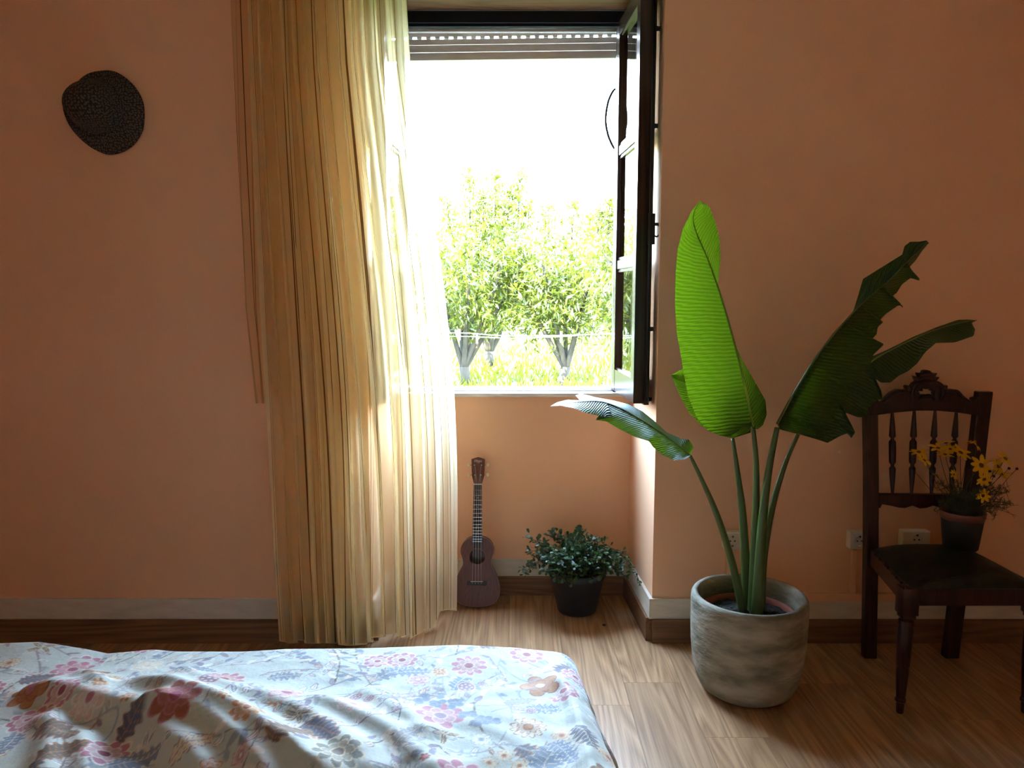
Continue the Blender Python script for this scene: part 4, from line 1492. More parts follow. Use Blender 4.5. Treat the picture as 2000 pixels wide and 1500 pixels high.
for k, (tx, tz_) in enumerate(tz):
    tu = MB().tube([(tx, -0.001, tz_), (tx, -0.007, tz_), (tx, -0.010, tz_)], [0.0048, 0.0036, 0.0030], 12)
    uput(tu, 'tuning_post', 'metal_steel', smooth=True)
    sx = -1 if tx < 0 else 1
    bx = sx * (0.0415 if tz_ > 0.57 else 0.0400)
    uput(MB().tube([(sx * 0.024, 0.008, tz_), (bx - sx * 0.004, 0.008, tz_)], 0.0016, 6), 'tuner_shaft', 'metal_steel', smooth=True)
    pb = MB()
    lp = [(0.0062 * math.cos(a), 0.0078 * math.sin(a)) for a in np.linspace(0, 2 * math.pi, 18, endpoint=False)]
    pb.quad_loft([[(bx + q * s_, y_, tz_ + w * s_) for q, w in lp] for y_, s_ in ((0.0045, 0.75), (0.0055, 1), (0.0105, 1), (0.0115, 0.75))])
    uput(pb, 'tuner_button', 'pearl', smooth=True)
for k, (xs_, xn) in enumerate(((-0.0195, -0.0125), (-0.0065, -0.0042), (0.0065, 0.0042), (0.0195, 0.0125))):
    tgt = [tz[2], tz[0], tz[1], tz[3]][k]
    uput(MB().tube([(xs_ * 0.95, -0.0112, 0.0955), (xs_ * 0.95, -0.0142, 0.105), (xn, -0.0118, 0.508), (tgt[0] * 0.94, -0.006, tgt[1])], 0.00055, 4), 'string', 'cord_grey', smooth=True)
# lettering on the headstock
fc = bpy.data.curves.new('tmp', 'FONT')
fc.body = 'Ohana'
fc.size = 0.0125
fc.align_x = 'CENTER'
fc.shear = 0.3
fc.extrude = 0.0002
fo = bpy.data.objects.new('tmp', fc)
COL.objects.link(fo)
fme = bpy.data.meshes.new_from_object(fo.evaluated_get(bpy.context.evaluated_depsgraph_get()))
bpy.data.objects.remove(fo)
fme.transform(Matrix.Translation((-0.001, -0.0015, 0.6020)) @ Matrix.Rotation(math.pi / 2, 4, 'X'))
uput(fme, 'lettering', 'print_white', ho)
sm = MB()
for k in range(6):
    sm.box(-0.0045 + k * 0.0024, -0.0045 + k * 0.0024 + 0.0018, -0.0016, -0.0009, 0.5985, 0.5998)
so_ = uput(sm, 'small_lettering', 'print_white', ho)
so_['kind'] = 'stuff'

# ------------------------------------------------------------------ concrete pot with the bird of paradise plant
PC = Vector((px(1463, 1165, 2.435).x, 2.435, 0))
pot = thing('concrete_pot', PC, 'large weathered round concrete planter on the floor in front of the wall', 'pot')
prof = [(0.10, 0.0), (0.128, 0.003), (0.150, 0.018), (0.166, 0.050), (0.178, 0.105), (0.1845, 0.170), (0.187, 0.240), (0.1875, 0.305), (0.186, 0.322), (0.181, 0.331), (0.174, 0.333), (0.167, 0.330),
        (0.162, 0.320), (0.160, 0.300), (0.158, 0.20), (0.150, 0.12), (0.02, 0.11)]
MB().lathe(prof, PC, 64).build('bowl', 'concrete', pot, True)
MB().lathe([(0.128, 0.14), (0.146, 0.262), (0.152, 0.264), (0.153, 0.272), (0.148, 0.273), (0.143, 0.262), (0.14, 0.24)], PC, 48, cap=False).build('nursery_pot_rim', 'nursery_pot', pot, True)
rs = np.random.default_rng(2)
so2 = []
for j in range(13):
    r_ = 0.146 * j / 12
    so2.append([PC + Vector((r_ * math.cos(a), r_ * math.sin(a), 0.250 + (rs.random() * 0.012 if j < 12 else 0) + 0.012 * (1 - j / 12))) for a in np.linspace(0, 2 * math.pi, 49)])
MB().grid(so2).build('soil', 'soil', pot, True)


def resample(P_, n):
    P_ = np.array(P_, float)
    d = np.concatenate([[0], np.cumsum(np.linalg.norm(np.diff(P_, axis=0), axis=1))])
    t_ = np.linspace(0, d[-1], n)
    return np.stack([np.interp(t_, d, P_[:, k]) for k in range(P_.shape[1])], 1)


def half_blade(rib, edge_, n_len, n_w, sag, back, zsign):
    """rib and edge are lists of (px, py, D); returns grid from rib to edge"""
    R0 = np.array(smooth_poly(rib, 8, False))
    E0 = resample(edge_, n_len)
    # monotone match of each edge point to the rib
    seg = np.concatenate([[0], np.cumsum(np.hypot(*np.diff(R0[:, :2], axis=0).T))])
    s_ = []
    last = 0.0
    for k, e in enumerate(E0):
        dd = np.hypot(R0[:, 0] - e[0], R0[:, 1] - e[1])
        want = seg[int(np.argmin(dd))]
        # veins leave the rib slightly below the margin they reach
        nat = seg[-1] * (k / (len(E0) - 1)) ** 1.05
        v_ = 0.55 * want + 0.45 * nat
        last = max(last, v_)
        s_.append(last)
    s_ = np.array(s_)
    s_[0] = 0
    s_[-1] = seg[-1]
    Rk = np.stack([np.interp(s_, seg, R0[:, k]) for k in range(3)], 1)
    G = []
    for w in np.linspace(0, 1, n_w):
        Q = Rk * (1 - w) + E0 * w
        Dd = Q[:, 2] + back * (math.sin(math.pi * w) * sag)
        a, b_, c = np_px(Q[:, 0], Q[:, 1], Dd)
        G.append(np.stack([a, b_, c], 1))
    G = np.array(G)
    return G, s_ / seg[-1]


def big_leaf(parent, rib, left_e, right_e, m, sag=0.018, n_len=110, rib_r=0.0045, rm='midrib_green'):
    Gl, sl_ = half_blade(rib, left_e, n_len, 12, sag, 1, 1)
    Gr, sr_ = half_blade(rib, right_e, n_len, 12, sag, 1, -1)
    verts, faces, uvs = [], [], []
    for G, ss, sg in ((Gl, sl_, -1), (Gr, sr_, 1)):
        base = len(verts)
        nw, nl, _ = G.shape
        for i in range(nw):
            for j in range(nl):
                verts.append(tuple(G[i, j]))
                uvs.append((sg * i / (nw - 1), ss[j]))
        for i in range(nw - 1):
            for j in range(nl - 1):
                a = base + i * nl + j
                faces.append((a, a + 1, a + nl + 1, a + nl))
    me = bpy.data.meshes.new('leaf')
    me.from_pydata(verts, [], faces)
    me.update()
    ul = me.uv_layers.new(name='UVMap')
    li = np.empty(len(me.loops), np.int32)
    me.loops.foreach_get('vertex_index', li)
    ul.data.foreach_set('uv', np.array(uvs, np.float32)[li].ravel())
    o = link('leaf', me, m, parent, True)
    R0 = smooth_poly(rib, 6, False)
    pts = []
    for q in R0:
        a, b_, c = np_px(q[0], q[1], q[2])
        pts.append((a, b_, c))
    MB().tube(pts, np.linspace(rib_r, 0.0010, len(pts)), 6).build('midrib', rm, o, True)
    return o


plant = thing('bird_of_paradise', PC + Vector((0, 0, 0.25)), 'tall bird of paradise plant with large paddle leaves growing in the concrete pot', 'plant')
z6 = lambda pts, D: [(1060 + x / 2.884, 380 + y / 2.884, D if not callable(D) else D(x, y)) for x, y in pts]
z7 = lambda pts, D: [(1460 + x / 3.26, 440 + y / 3.26, D if not callable(D) else D(x, y)) for x, y in pts]

# the bright upright leaf
ribA = z6([(1185, 1320), (1150, 1130), (1095, 900), (1030, 660), (980, 500), (920, 340), (865, 215), (850, 120), (885, 35)], lambda x, y: 2.42 + 0.035 * (1320 - y) / 1300)
leA = z6([(1185, 1320), (1160, 1285), (1130, 1300), (1095, 1338), (1050, 1362), (1000, 1358), (930, 1330), (870, 1260), (820, 1140), (795, 1010), (775, 890), (755, 780), (745, 620), (748, 450), (760, 310),
          (790, 190), (840, 90), (885, 35)], lambda x, y: 2.36 + 0.06 * (1320 - y) / 1300)
riA = z6([(1185, 1320), (1210, 1322), (1240, 1300), (1262, 1240), (1255, 1160), (1190, 1045), (1130, 940), (1090, 860), (1045, 690), (1005, 570), (988, 500), (995, 430), (1001, 360), (998, 260), (972, 150),
          (935, 62), (885, 35)], lambda x, y: 2.52 + 0.02 * math.sin(y * 0.004))
big_leaf(plant, ribA, leA, riA, 'paradise_leaf', 0.012)
# dark leaf behind it
ribB = [(1431, 856, 2.50), (1405, 805, 2.53), (1365, 765, 2.56), (1310, 733, 2.58)]
leB = [(1431, 856, 2.50), (1405, 850, 2.48), (1370, 832, 2.48), (1345, 805, 2.49), (1328, 772, 2.52), (1316, 745, 2.56), (1310, 733, 2.58)]
riB = [(1431, 856, 2.50), (1466, 845, 2.52), (1468, 820, 2.56), (1440, 770, 2.62), (1390, 728, 2.65), (1345, 716, 2.63), (1330, 722, 2.60), (1310, 733, 2.58)]
big_leaf(plant, ribB, leB, riB, 'paradise_leaf', 0.01, 60, 0.003)
# small arching leaf towards the window
dC = lambda x, y: 2.42 + 0.30 * (845 - x) / 800
ribC = z6([(830, 1470), (760, 1410), (650, 1330), (540, 1260), (430, 1200), (320, 1165), (190, 1170), (45, 1192)], dC)
upC = z6([(830, 1470), (852, 1425), (825, 1380), (780, 1375), (700, 1340), (640, 1285), (560, 1220), (480, 1180), (400, 1160), (300, 1142), (215, 1120), (182, 1132), (225, 1160), (140, 1156), (80, 1170),
          (45, 1192)], lambda x, y: dC(x, y) + 0.075)
loC = z6([(830, 1470), (800, 1492), (740, 1497), (670, 1465), (620, 1420), (600, 1390), (520, 1365), (430, 1320), (360, 1278), (298, 1270), (395, 1252), (330, 1250), (240, 1228), (180, 1205), (100, 1188),
          (45, 1192)], lambda x, y: dC(x, y) - 0.045)
big_leaf(plant, ribC, upC, loC, 'paradise_leaf', -0.006, 80, 0.003, 'petiole_green')
# old torn leaf behind on the right
dE = lambda x, y: 2.50 + 0.10 * x / 1460
ribE = z7([(325, 1328), (480, 1150), (650, 985), (800, 860), (950, 775), (1100, 705), (1250, 648), (1400, 612), (1462, 604)], dE)
loE = z7([(325, 1328), (380, 1345), (430, 1360), (510, 1386), (590, 1342), (648, 1320), (660, 1356), (686, 1320), (660, 1265), (622, 1192), (700, 1222), (758, 1222), (770, 1165), (830, 1110), (860, 1112),
          (850, 1050), (812, 976), (850, 1002), (910, 1002), (960, 960), (1025, 928), (1080, 880), (1132, 808), (1200, 750), (1320, 746), (1440, 705), (1450, 660), (1420, 625), (1462, 604)],
         lambda x, y: dE(x, y) - 0.06)
upE = z7([(325, 1328), (400, 1180), (560, 1010), (760, 850), (900, 788), (1050, 712), (1200, 650), (1340, 602), (1400, 600), (1462, 604)], lambda x, y: dE(x, y) + 0.05)
big_leaf(plant, ribE, upE, loE, 'paradise_leaf', 0.012, 120, 0.004)
# large dark leaf seen from below
dD = lambda x, y: 2.405 + 0.03 * (1265 - y) / 1150
ribD = z7([(190, 1268), (300, 1062), (420, 866), (550, 695), (680, 550), (790, 445), (900, 352), (985, 265), (1060, 190), (1120, 135), (1155, 112)], dD)
riD = z7([(190, 1268), (205, 1300), (300, 1325), (380, 1332), (440, 1338), (395, 1270), (485, 1280), (520, 1240), (575, 1160), (600, 1120), (660, 1050), (640, 1035), (735, 950), (785, 880), (800, 825),
          (872, 756), (820, 740), (735, 726), (800, 718), (824, 690), (828, 650), (866, 614), (812, 636), (880, 565), (960, 510), (988, 512), (990, 528), (972, 492), (905, 464), (950, 430), (985, 375),
          (1040, 335), (1095, 355), (1098, 340), (1050, 295), (1018, 282), (1070, 225), (1110, 165), (1155, 112)], lambda x, y: dD(x, y) + 0.075)
leD = z7([(190, 1268), (180, 1262), (290, 1058), (412, 860), (542, 690), (674, 545), (702, 455), (735, 342), (850, 270), (985, 186), (1000, 132), (1035, 105), (1095, 104), (1140, 96), (1155, 112)],
         lambda x, y: dD(x, y) + 0.03)
big_leaf(plant, ribD, leD, riD, 'paradise_leaf', 0.010, 150, 0.004, 'petiole_green')

# leaf stalks
base_pts = {'A': (1474, 1195), 'B': (1452, 1190), 'C': (1447, 1185), 'D': (1478, 1200), 'E': (1482, 1195)}


def stalk(pts, r0, r1):
    P_ = [px(x, y, d) for x, y, d in pts]
    P_ = [Vector(q) for q in smooth_poly([tuple(p) for p in P_], 6, False)]
    MB().tube(P_, np.linspace(r0, r1, len(P_)), 10).build('stalk', 'petiole_green', plant, True)


stalk([(1470, 1205, 2.45), (1473, 1100, 2.45), (1476, 1000, 2.44), (1477, 910, 2.43), (1471, 834, 2.42)], 0.0190, 0.0065)
stalk([(1462, 1202, 2.47), (1456, 1100, 2.48), (1450, 1000, 2.49), (1440, 920, 2.50), (1431, 856, 2.50)], 0.0200, 0.0055)
stalk([(1452, 1198, 2.43), (1430, 1100, 2.43), (1402, 1010, 2.42), (1372, 940, 2.42), (1348, 890, 2.42)], 0.0150, 0.0050)
stalk([(1478, 1206, 2.42), (1484, 1100, 2.41), (1491, 1000, 2.41), (1503, 910, 2.405), (1518, 835, 2.405)], 0.0210, 0.0080)
stalk([(1486, 1200, 2.46), (1490, 1100, 2.48), (1506, 1000, 2.50), (1532, 910, 2.505), (1559, 848, 2.505)], 0.0170, 0.0060)

# ------------------------------------------------------------------ carved chair
CD = 2.70          # plane of the crest
chair = thing('carved_chair', (1.43, 2.47, 0), 'dark carved wooden chair with turned spindles and a black leather seat, against the wall', 'chair')


def post(points, w, d):
    m_ = MB()
    loops = []
    for (x, y, z) in points:
        loops.append([(x - w, y - d, z), (x + w, y - d, z), (x + w, y + d, z), (x - w, y + d, z)])
    m_.quad_loft(loops)
    o = m_.build('leg', 'chair_wood', chair)
    bv = o.modifiers.new('bevel', 'BEVEL')
    bv.width = 0.004
    bv.segments = 2
    return o


lp0 = px(1697, 1282, 2.66)
rp0 = px(1855, 1282, 2.66)
lt, rt_ = px(1699, 800, CD), px(1921, 764, CD)
post([(lp0.x, 2.66, 0.0), (px(1699, 1160, 2.655).x, 2.652, 0.20), (px(1700, 1062, 2.65).x, 2.648, 0.42), (px(1700, 940, 2.67).x, 2.668, 0.66), (lt.x, CD, lt.z)], 0.0225, 0.017)
post([(rp0.x, 2.66, 0.0), (px(1868, 1160, 2.655).x, 2.652, 0.20), (px(1882, 1062, 2.65).x, 2.648, 0.42), (px(1900, 940, 2.67).x, 2.668, 0.66), (rt_.x, CD, rt_.z)], 0.0255, 0.017)
c6 = lambda x, y: (px(1660 + x / 6.667, 715 + y / 6.667, CD - 0.02).x, px(1660 + x / 6.667, 715 + y / 6.667, CD - 0.02).z)
crest = [(170, 640), (185, 600), (235, 560), (240, 500), (280, 460), (330, 432), (360, 440), (372, 462), (440, 450), (480, 400), (540, 345), (620, 303), (720, 306), (742, 298), (725, 272), (745, 250), (782, 262),
         (795, 272), (830, 222), (872, 200), (860, 180), (838, 130), (902, 145), (885, 90), (950, 95), (962, 60), (1000, 50), (1045, 60), (1055, 95), (1130, 90), (1100, 142), (1160, 143), (1120, 195), (1172, 225),
         (1203, 275), (1222, 250), (1266, 252), (1262, 302), (1350, 300), (1412, 332), (1460, 390), (1510, 442), (1588, 462), (1600, 420), (1632, 405), (1690, 410), (1690, 645), (1625, 640), (1410, 605),
         (1130, 580), (860, 580), (570, 605), (310, 640)]
hole = [(885, 415), (910, 370), (900, 347), (885, 325), (938, 325), (945, 290), (985, 302), (1010, 290), (1050, 305), (1060, 325), (1100, 325), (1090, 350), (1100, 375), (1080, 415), (1060, 390), (1000, 370),
        (940, 375)]
cm = poly_prism([c6(*p) for p in crest], [[c6(*p) for p in hole]], 0.030, 0.004)
cm.transform(Matrix.Translation((0, CD - 0.012, 0)))
co_ = link('crest_rail', cm, 'chair_wood', chair)


def carve(pts, r, name='carving'):
    P_ = [(*c6(*p),) for p in pts]
    q = [Vector((x, CD - 0.028, z)) for x, z in smooth_poly(P_, 6, False)]
    k_ = np.sin(np.linspace(0.25, math.pi - 0.25, len(q)))
    MB().tube(q, list(r * k_ + 0.001), 8).build(name, 'chair_wood', co_, True)


carve([(835, 440), (800, 360), (815, 270), (870, 225), (960, 205), (1000, 225)], 0.008)
carve([(1150, 440), (1195, 360), (1180, 270), (1125, 225), (1040, 205), (1000, 225)], 0.008)
carve([(900, 440), (950, 400), (1000, 390), (1050, 400), (1090, 440)], 0.008)
carve([(450, 470), (540, 380), (640, 325), (760, 330)], 0.006)
carve([(1560, 470), (1450, 400), (1370, 325), (1250, 330)], 0.006)
carve([(880, 190), (940, 150), (1000, 140), (1060, 150), (1110, 190)], 0.009)
carve([(900, 120), (950, 110), (1000, 100), (1050, 110), (1100, 120)], 0.009)
carve([(760, 265), (780, 300), (740, 330)], 0.007)
carve([(1240, 265), (1220, 300), (1260, 330)], 0.007)
# lower back rail with a scalloped underside
c1 = lambda x, y: (px(1640 + x / 4.167, 700 + y / 4.167, 2.664).x, px(1640 + x / 4.167, 700 + y / 4.167, 2.664).z)
lower = [(270, 1100), (1075, 1100), (1065, 1215), (1020, 1210), (960, 1190), (900, 1212), (850, 1215), (800, 1210), (750, 1192), (690, 1212), (640, 1215), (580, 1192), (520, 1212), (470, 1208), (400, 1192),
         (335, 1182), (320, 1212), (270, 1215)]
lm_ = poly_prism([c1(*p) for p in lower], [], 0.024, 0.003)
lm_.transform(Matrix.Translation((0, 2.664, 0)))
link('lower_rail', lm_, 'chair_wood', chair)
sp_prof = [(0.0, 0.0045), (0.05, 0.0050), (0.18, 0.0085), (0.315, 0.0112), (0.325, 0.0112), (0.345, 0.0055), (0.36, 0.0065), (0.385, 0.0118), (0.50, 0.0122), (0.615, 0.0115), (0.645, 0.0060), (0.66, 0.0060), (0.685, 0.0110),
           (0.70, 0.0110), (0.85, 0.0080), (0.95, 0.0052), (1.0, 0.0050)]
for (xt, xb) in ((428, 430), (608, 583), (778, 745), (952, 905)):
    a, c = c6(0, 0), 0
    p0 = px(1640 + xt / 4.167, 700 + 400 / 4.167, CD - 0.012)
    p1 = px(1640 + xb / 4.167, 700 + 1120 / 4.167, 2.664)
    MB().spindle(p0, p1, sp_prof, 12).build('spindle', 'chair_wood', chair, True)
# seat: rails, padded leather top
FLx, FRx, FY = px(1775, 1180, 2.285).x, px(1998, 1392, 2.285).x + 0.015, 2.285
RLx, RRx, RY = lp0.x - 0.02, px(1880, 1062, 2.65).x, 2.640
ZS0, ZS1 = 0.358, 0.412


def seat_rail(a, c, w):
    a, c = Vector(a), Vector(c)
    d = (c - a).normalized()
    n = Vector((-d.y, d.x, 0)) * w
    lo = [a - n, c - n, c + n, a + n]
    MB().hexa([p + Vector((0, 0, ZS0)) for p in lo] + [p + Vector((0, 0, ZS1)) for p in lo]).build('seat_rail', 'chair_wood', chair)


seat_rail((FLx, FY, 0), (FRx, FY, 0), 0.013)
seat_rail((FLx - 0.006, FY, 0), (RLx + 0.004, RY, 0), 0.012)
seat_rail((FRx + 0.004, FY, 0), (RRx, RY, 0), 0.012)
seat_rail((RLx, RY, 0), (RRx, RY, 0), 0.012)
rows = []
for j in range(25):
    tv = j / 24
    row = []
    for i_ in range(25):
        tu = i_ / 24
        xl = FLx + (RLx - FLx) * tv
        xr = FRx + (RRx - FRx) * tv
        x_ = xl + (xr - xl) * tu
        y_ = FY - 0.010 + (RY + 0.010 - FY + 0.010) * tv
        eu, ev = min(tu, 1 - tu) * 2, min(tv, 1 - tv) * 2
        dome = (1 - (1 - eu) ** 3.0) * (1 - (1 - ev) ** 3.0)
        row.append((x_, y_, ZS1 - 0.004 + 0.046 * dome ** 0.7 + 0.004))
    rows.append(row)
sm_ = MB().grid(rows)
rim_ = rows[0] + [r[-1] for r in rows[1:]] + rows[-1][-2::-1] + [r[0] for r in rows[-2:0:-1]]
sm_.quad_loft([[(x, y, ZS1 - 0.006) for x, y, z in rim_], [(x, y, z) for x, y, z in rim_]], False)
sm_.build('seat', 'chair_leather', chair, True)
for k in range(9):
    t_ = k / 8
    p = Vector((FLx - 0.018, FY - 0.012, ZS1 + 0.003)).lerp(Vector((RLx - 0.010, RY - 0.02, ZS1 + 0.003)), t_)
    MB().lathe([(0.0045, -0.004), (0.004, 0.001), (0.0015, 0.003)], p, 8).build('nail', 'bud_brown', chair, True)
leg_prof = [(0.0, 0.010), (0.012, 0.0135), (0.03, 0.0135), (0.045, 0.0225), (0.075, 0.0240), (0.10, 0.0215), (0.115, 0.0225), (0.16, 0.0235), (0.50, 0.0210), (0.515, 0.0190), (0.545, 0.0190), (0.56, 0.0195), (0.84, 0.0135),
            (0.855, 0.0170), (0.875, 0.0170), (0.885, 0.0130), (0.985, 0.0120), (1.0, 0.010)]
for x_ in (FLx - 0.002, FRx - 0.004):
    l_ = MB().box(x_ - 0.026, x_ + 0.026, FY - 0.018, FY + 0.030, 0.325, ZS1 + 0.001, 0.003)
    l_.box(x_ - 0.021, x_ + 0.021, FY - 0.014, FY + 0.026, 0.312, 0.328, 0.003)
    l_.spindle((x_, FY + 0.006, 0.318), (x_ - 0.004, FY + 0.002, 0.0), leg_prof, 14)
    l_.build('leg', 'chair_wood', chair, auto=35)

# ------------------------------------------------------------------ flowers in a black pot on the seat
FP = px(1879, 1060, 2.55)
FPc = Vector((px(1879, 1020, 2.545).x, 2.545, 0.448))
fl = thing('flower_pot', FPc, 'black plastic pot of yellow daisy-like flowers on the chair seat', 'plant')
MB().lathe([(0.040, 0.0), (0.050, 0.001), (0.054, 0.006), (0.066, 0.110), (0.0665, 0.118), (0.062, 0.118), (0.056, 0.09), (0.01, 0.088)], FPc, 36).build('pot', 'plastic_black', fl, True)
MB().lathe([(0.060, 0.100), (0.0672, 0.106), (0.0700, 0.120), (0.0705, 0.131), (0.0680, 0.133), (0.0640, 0.128), (0.060, 0.112)], FPc, 36, cap=False).build('inner_pot_rim', 'rim_brown', fl, True)
MB().lathe([(0.062, 0.106), (0.040, 0.112), (0.012, 0.114)], FPc, 24).build('soil', 'soil', fl, True)

petal_v = [(0.0, -0.0010, 0), (0.3, -0.17, 0.03), (0.62, -0.21, 0.02), (0.9, -0.12, -0.03), (1.0, 0.0, -0.06), (0.9, 0.12, -0.03), (0.62, 0.21, 0.02), (0.3, 0.17, 0.03), (0.5, 0.0, -0.03)]
petal_f = [(0, 1, 8), (1, 2, 8), (2, 3, 8), (3, 4, 8), (4, 5, 8), (5, 6, 8), (6, 7, 8), (7, 0, 8)]
pm = bpy.data.meshes.new('petal')
pm.from_pydata(petal_v, [], petal_f)
pm.update()
pm.materials.append(MATS['flower_petal'])
pm.polygons.foreach_set('use_smooth', [True] * len(pm.polygons))
em = MB().lathe([(0.02, -0.10), (0.20, -0.06), (0.22, 0.03), (0.14, 0.11), (0.03, 0.13)], (0, 0, 0), 12)
eme = bpy.data.meshes.new('eye')
eme.from_pydata(em.v, [], em.f)
eme.update()
eme.materials.append(MATS['flower_eye'])
eme.polygons.foreach_set('use_smooth', [True] * len(eme.polygons))
fr = np.random.default_rng(9)


def stem_to(tip, off=None, name='stem', r=0.0010, m='flower_foliage'):
    tip = Vector(tip)
    b0 = FPc + Vector((fr.uniform(-0.035, 0.035), fr.uniform(-0.035, 0.035), 0.108))
    mid = b0.lerp(tip, 0.55) + Vector(((tip.x - b0.x) * 0.12, 0, 0.010 + 0.02 * fr.random()))
    q = smooth_poly([tuple(b0), tuple(mid), tuple(tip)], 6, False)
    return MB().tube(q, r, 5).build(name, m, fl, True), q


def daisy(zx, zy, D, r, face, n=8):
    tip = px(1780 + zx / 6.523, 840 + zy / 6.523, D)
    so3, q = stem_to(tip)
    fo_ = Vector(face).normalized()
    rot = fo_.to_track_quat('Z', 'Y').to_matrix().to_4x4()
    M0 = Matrix.Translation(tip) @ rot
    e = bpy.data.objects.new('flower', eme)
    COL.objects.link(e)
    adopt(e, fl)
    e.matrix_basis = M0 @ Matrix.Scale(r, 4)
    e['label'] = 'brown flower head ringed with yellow petals'
    ph0 = fr.random() * 6
    for k in range(n):
        o = bpy.data.objects.new('petal', pm)
        COL.objects.link(o)
        o.parent = e
        o.matrix_basis = Matrix.Rotation(ph0 + k * 2 * math.pi / n + fr.normal() * 0.06, 4, 'Z') @ Matrix.Rotation(fr.uniform(-0.30, 0.12), 4, 'Y')


for (zx, zy, D, r, face) in ((95, 280, 2.53, 0.028, (-0.1, -0.25, 1)), (165, 385, 2.50, 0.022, (0.2, -0.6, 0.8)), (340, 232, 2.52, 0.030, (0.0, -0.30, 1)), (440, 160, 2.58, 0.028, (0, 0.45, 1)),
                             (430, 312, 2.50, 0.026, (0, -0.15, 1)), (500, 240, 2.56, 0.024, (-0.4, -0.4, 1)), (625, 288, 2.52, 0.034, (0.25, -0.55, 1)), (730, 165, 2.58, 0.024, (-0.3, 0.3, 1)),
                             (830, 200, 2.56, 0.020, (0.6, -0.4, 0.5)), (888, 450, 2.48, 0.034, (0.0, -1.0, 0.55)), (1085, 390, 2.56, 0.027, (-0.1, 0.1, 1)), (1195, 365, 2.50, 0.032, (0.5, -0.6, 0.75)),
                             (1100, 465, 2.50, 0.030, (0.6, -0.7, 0.5)), (1150, 565, 2.53, 0.030, (0.0, -0.12, 1)), (540, 565, 2.49, 0.016, (0.3, -0.9, 0.3)), (912, 835, 2.47, 0.023, (0.0, -1, 0.12)),
                             (930, 630, 2.49, 0.026, (-0.8, -0.2, 0.6)), (325, 575, 2.60, 0.022, (0, 0.3, 1))):
    daisy(zx, zy, D, r * 1.12, face)
for (zx, zy, D) in ((1345, 495, 2.52), (990, 660, 2.50), (945, 735, 2.50), (1000, 525, 2.52), (1245, 490, 2.54), (730, 490, 2.55), (20, 500, 2.58), (1050, 590, 2.54)):
    tip = px(1780 + zx / 6.523, 840 + zy / 6.523, D)
    stem_to(tip, r=0.0008, m='bud_brown')
    MB().lathe([(0.001, -0.004), (0.0042, -0.002), (0.0048, 0.001), (0.003, 0.004), (0.0008, 0.005)], tip, 8).build('bud', 'bud_brown', fl, True)
# feathery foliage, far too fine to count
ff = MB()
for k in range(95):
    a = fr.uniform(0, 6.28)
    r_ = 0.10 * fr.random() ** 0.6 + 0.02
    b0 = FPc + Vector((fr.uniform(-0.045, 0.045), fr.uniform(-0.04, 0.04), 0.108))
    tip = FPc + Vector((r_ * math.cos(a) * 1.25 + 0.018, r_ * math.sin(a) * 0.8 - 0.01, 0.125 + fr.random() * 0.105))
    mid = b0.lerp(tip, 0.5) + Vector((0, 0, 0.025))
    q = [Vector(p) for p in smooth_poly([tuple(b0), tuple(mid), tuple(tip)], 4, False)]
    ff.tube(q, 0.0007, 3)
    for j in range(2, len(q)):
        for s_ in range(3):
            d = Vector((fr.normal(), fr.normal(), fr.normal() + 0.6)).normalized() * fr.uniform(0.010, 0.024)
            ff.tube([q[j], q[j] + d * 0.5 + Vector((0, 0, 0.002)), q[j] + d], [0.0007, 0.0008, 0.0003], 3)
fo2 = ff.build('feathery_foliage', 'flower_foliage', fl)
fo2['kind'] = 'stuff'

# ------------------------------------------------------------------ small-leaved bush in the recess
BP = Vector((px(1127, 1150, 3.075).x, 3.075, 0))
bush = thing('potted_bush', BP, 'bushy small-leaved green plant trailing from a dark navy pot in the recess', 'plant')
MB().lathe([(0.070, 0.0), (0.078, 0.002), (0.081, 0.008), (0.112, 0.150), (0.116, 0.152), (0.120, 0.160), (0.1215, 0.182), (0.117, 0.184), (0.110, 0.170), (0.10, 0.15), (0.01, 0.148)], BP, 40).build('pot', 'plastic_navy', bush, True)
MB().lathe([(0.108, 0.160), (0.06, 0.168), (0.01, 0.17)], BP, 24).build('soil', 'soil', bush, True)
jr = np.random.default_rng(17)
lv = [(0, 0, 0), (0.35, -0.26, 0.06), (0.72, -0.36, 0.07), (0.95, -0.18, 0.0), (1.0, 0, -0.04), (0.95, 0.18, 0.0), (0.72, 0.36, 0.07), (0.35, 0.26, 0.06), (0.55, 0, -0.03)]
lf = [(0, 1, 8), (1, 2, 8), (2, 3, 8), (3, 4, 8), (4, 5, 8), (5, 6, 8), (6, 7, 8), (7, 0, 8)]
jm = bpy.data.meshes.new('leaf')
jm.from_pydata(lv, [], lf)
jm.update()
jm.materials.append(MATS['jade_leaf'])
jm.polygons.foreach_set('use_smooth', [True] * len(jm.polygons))
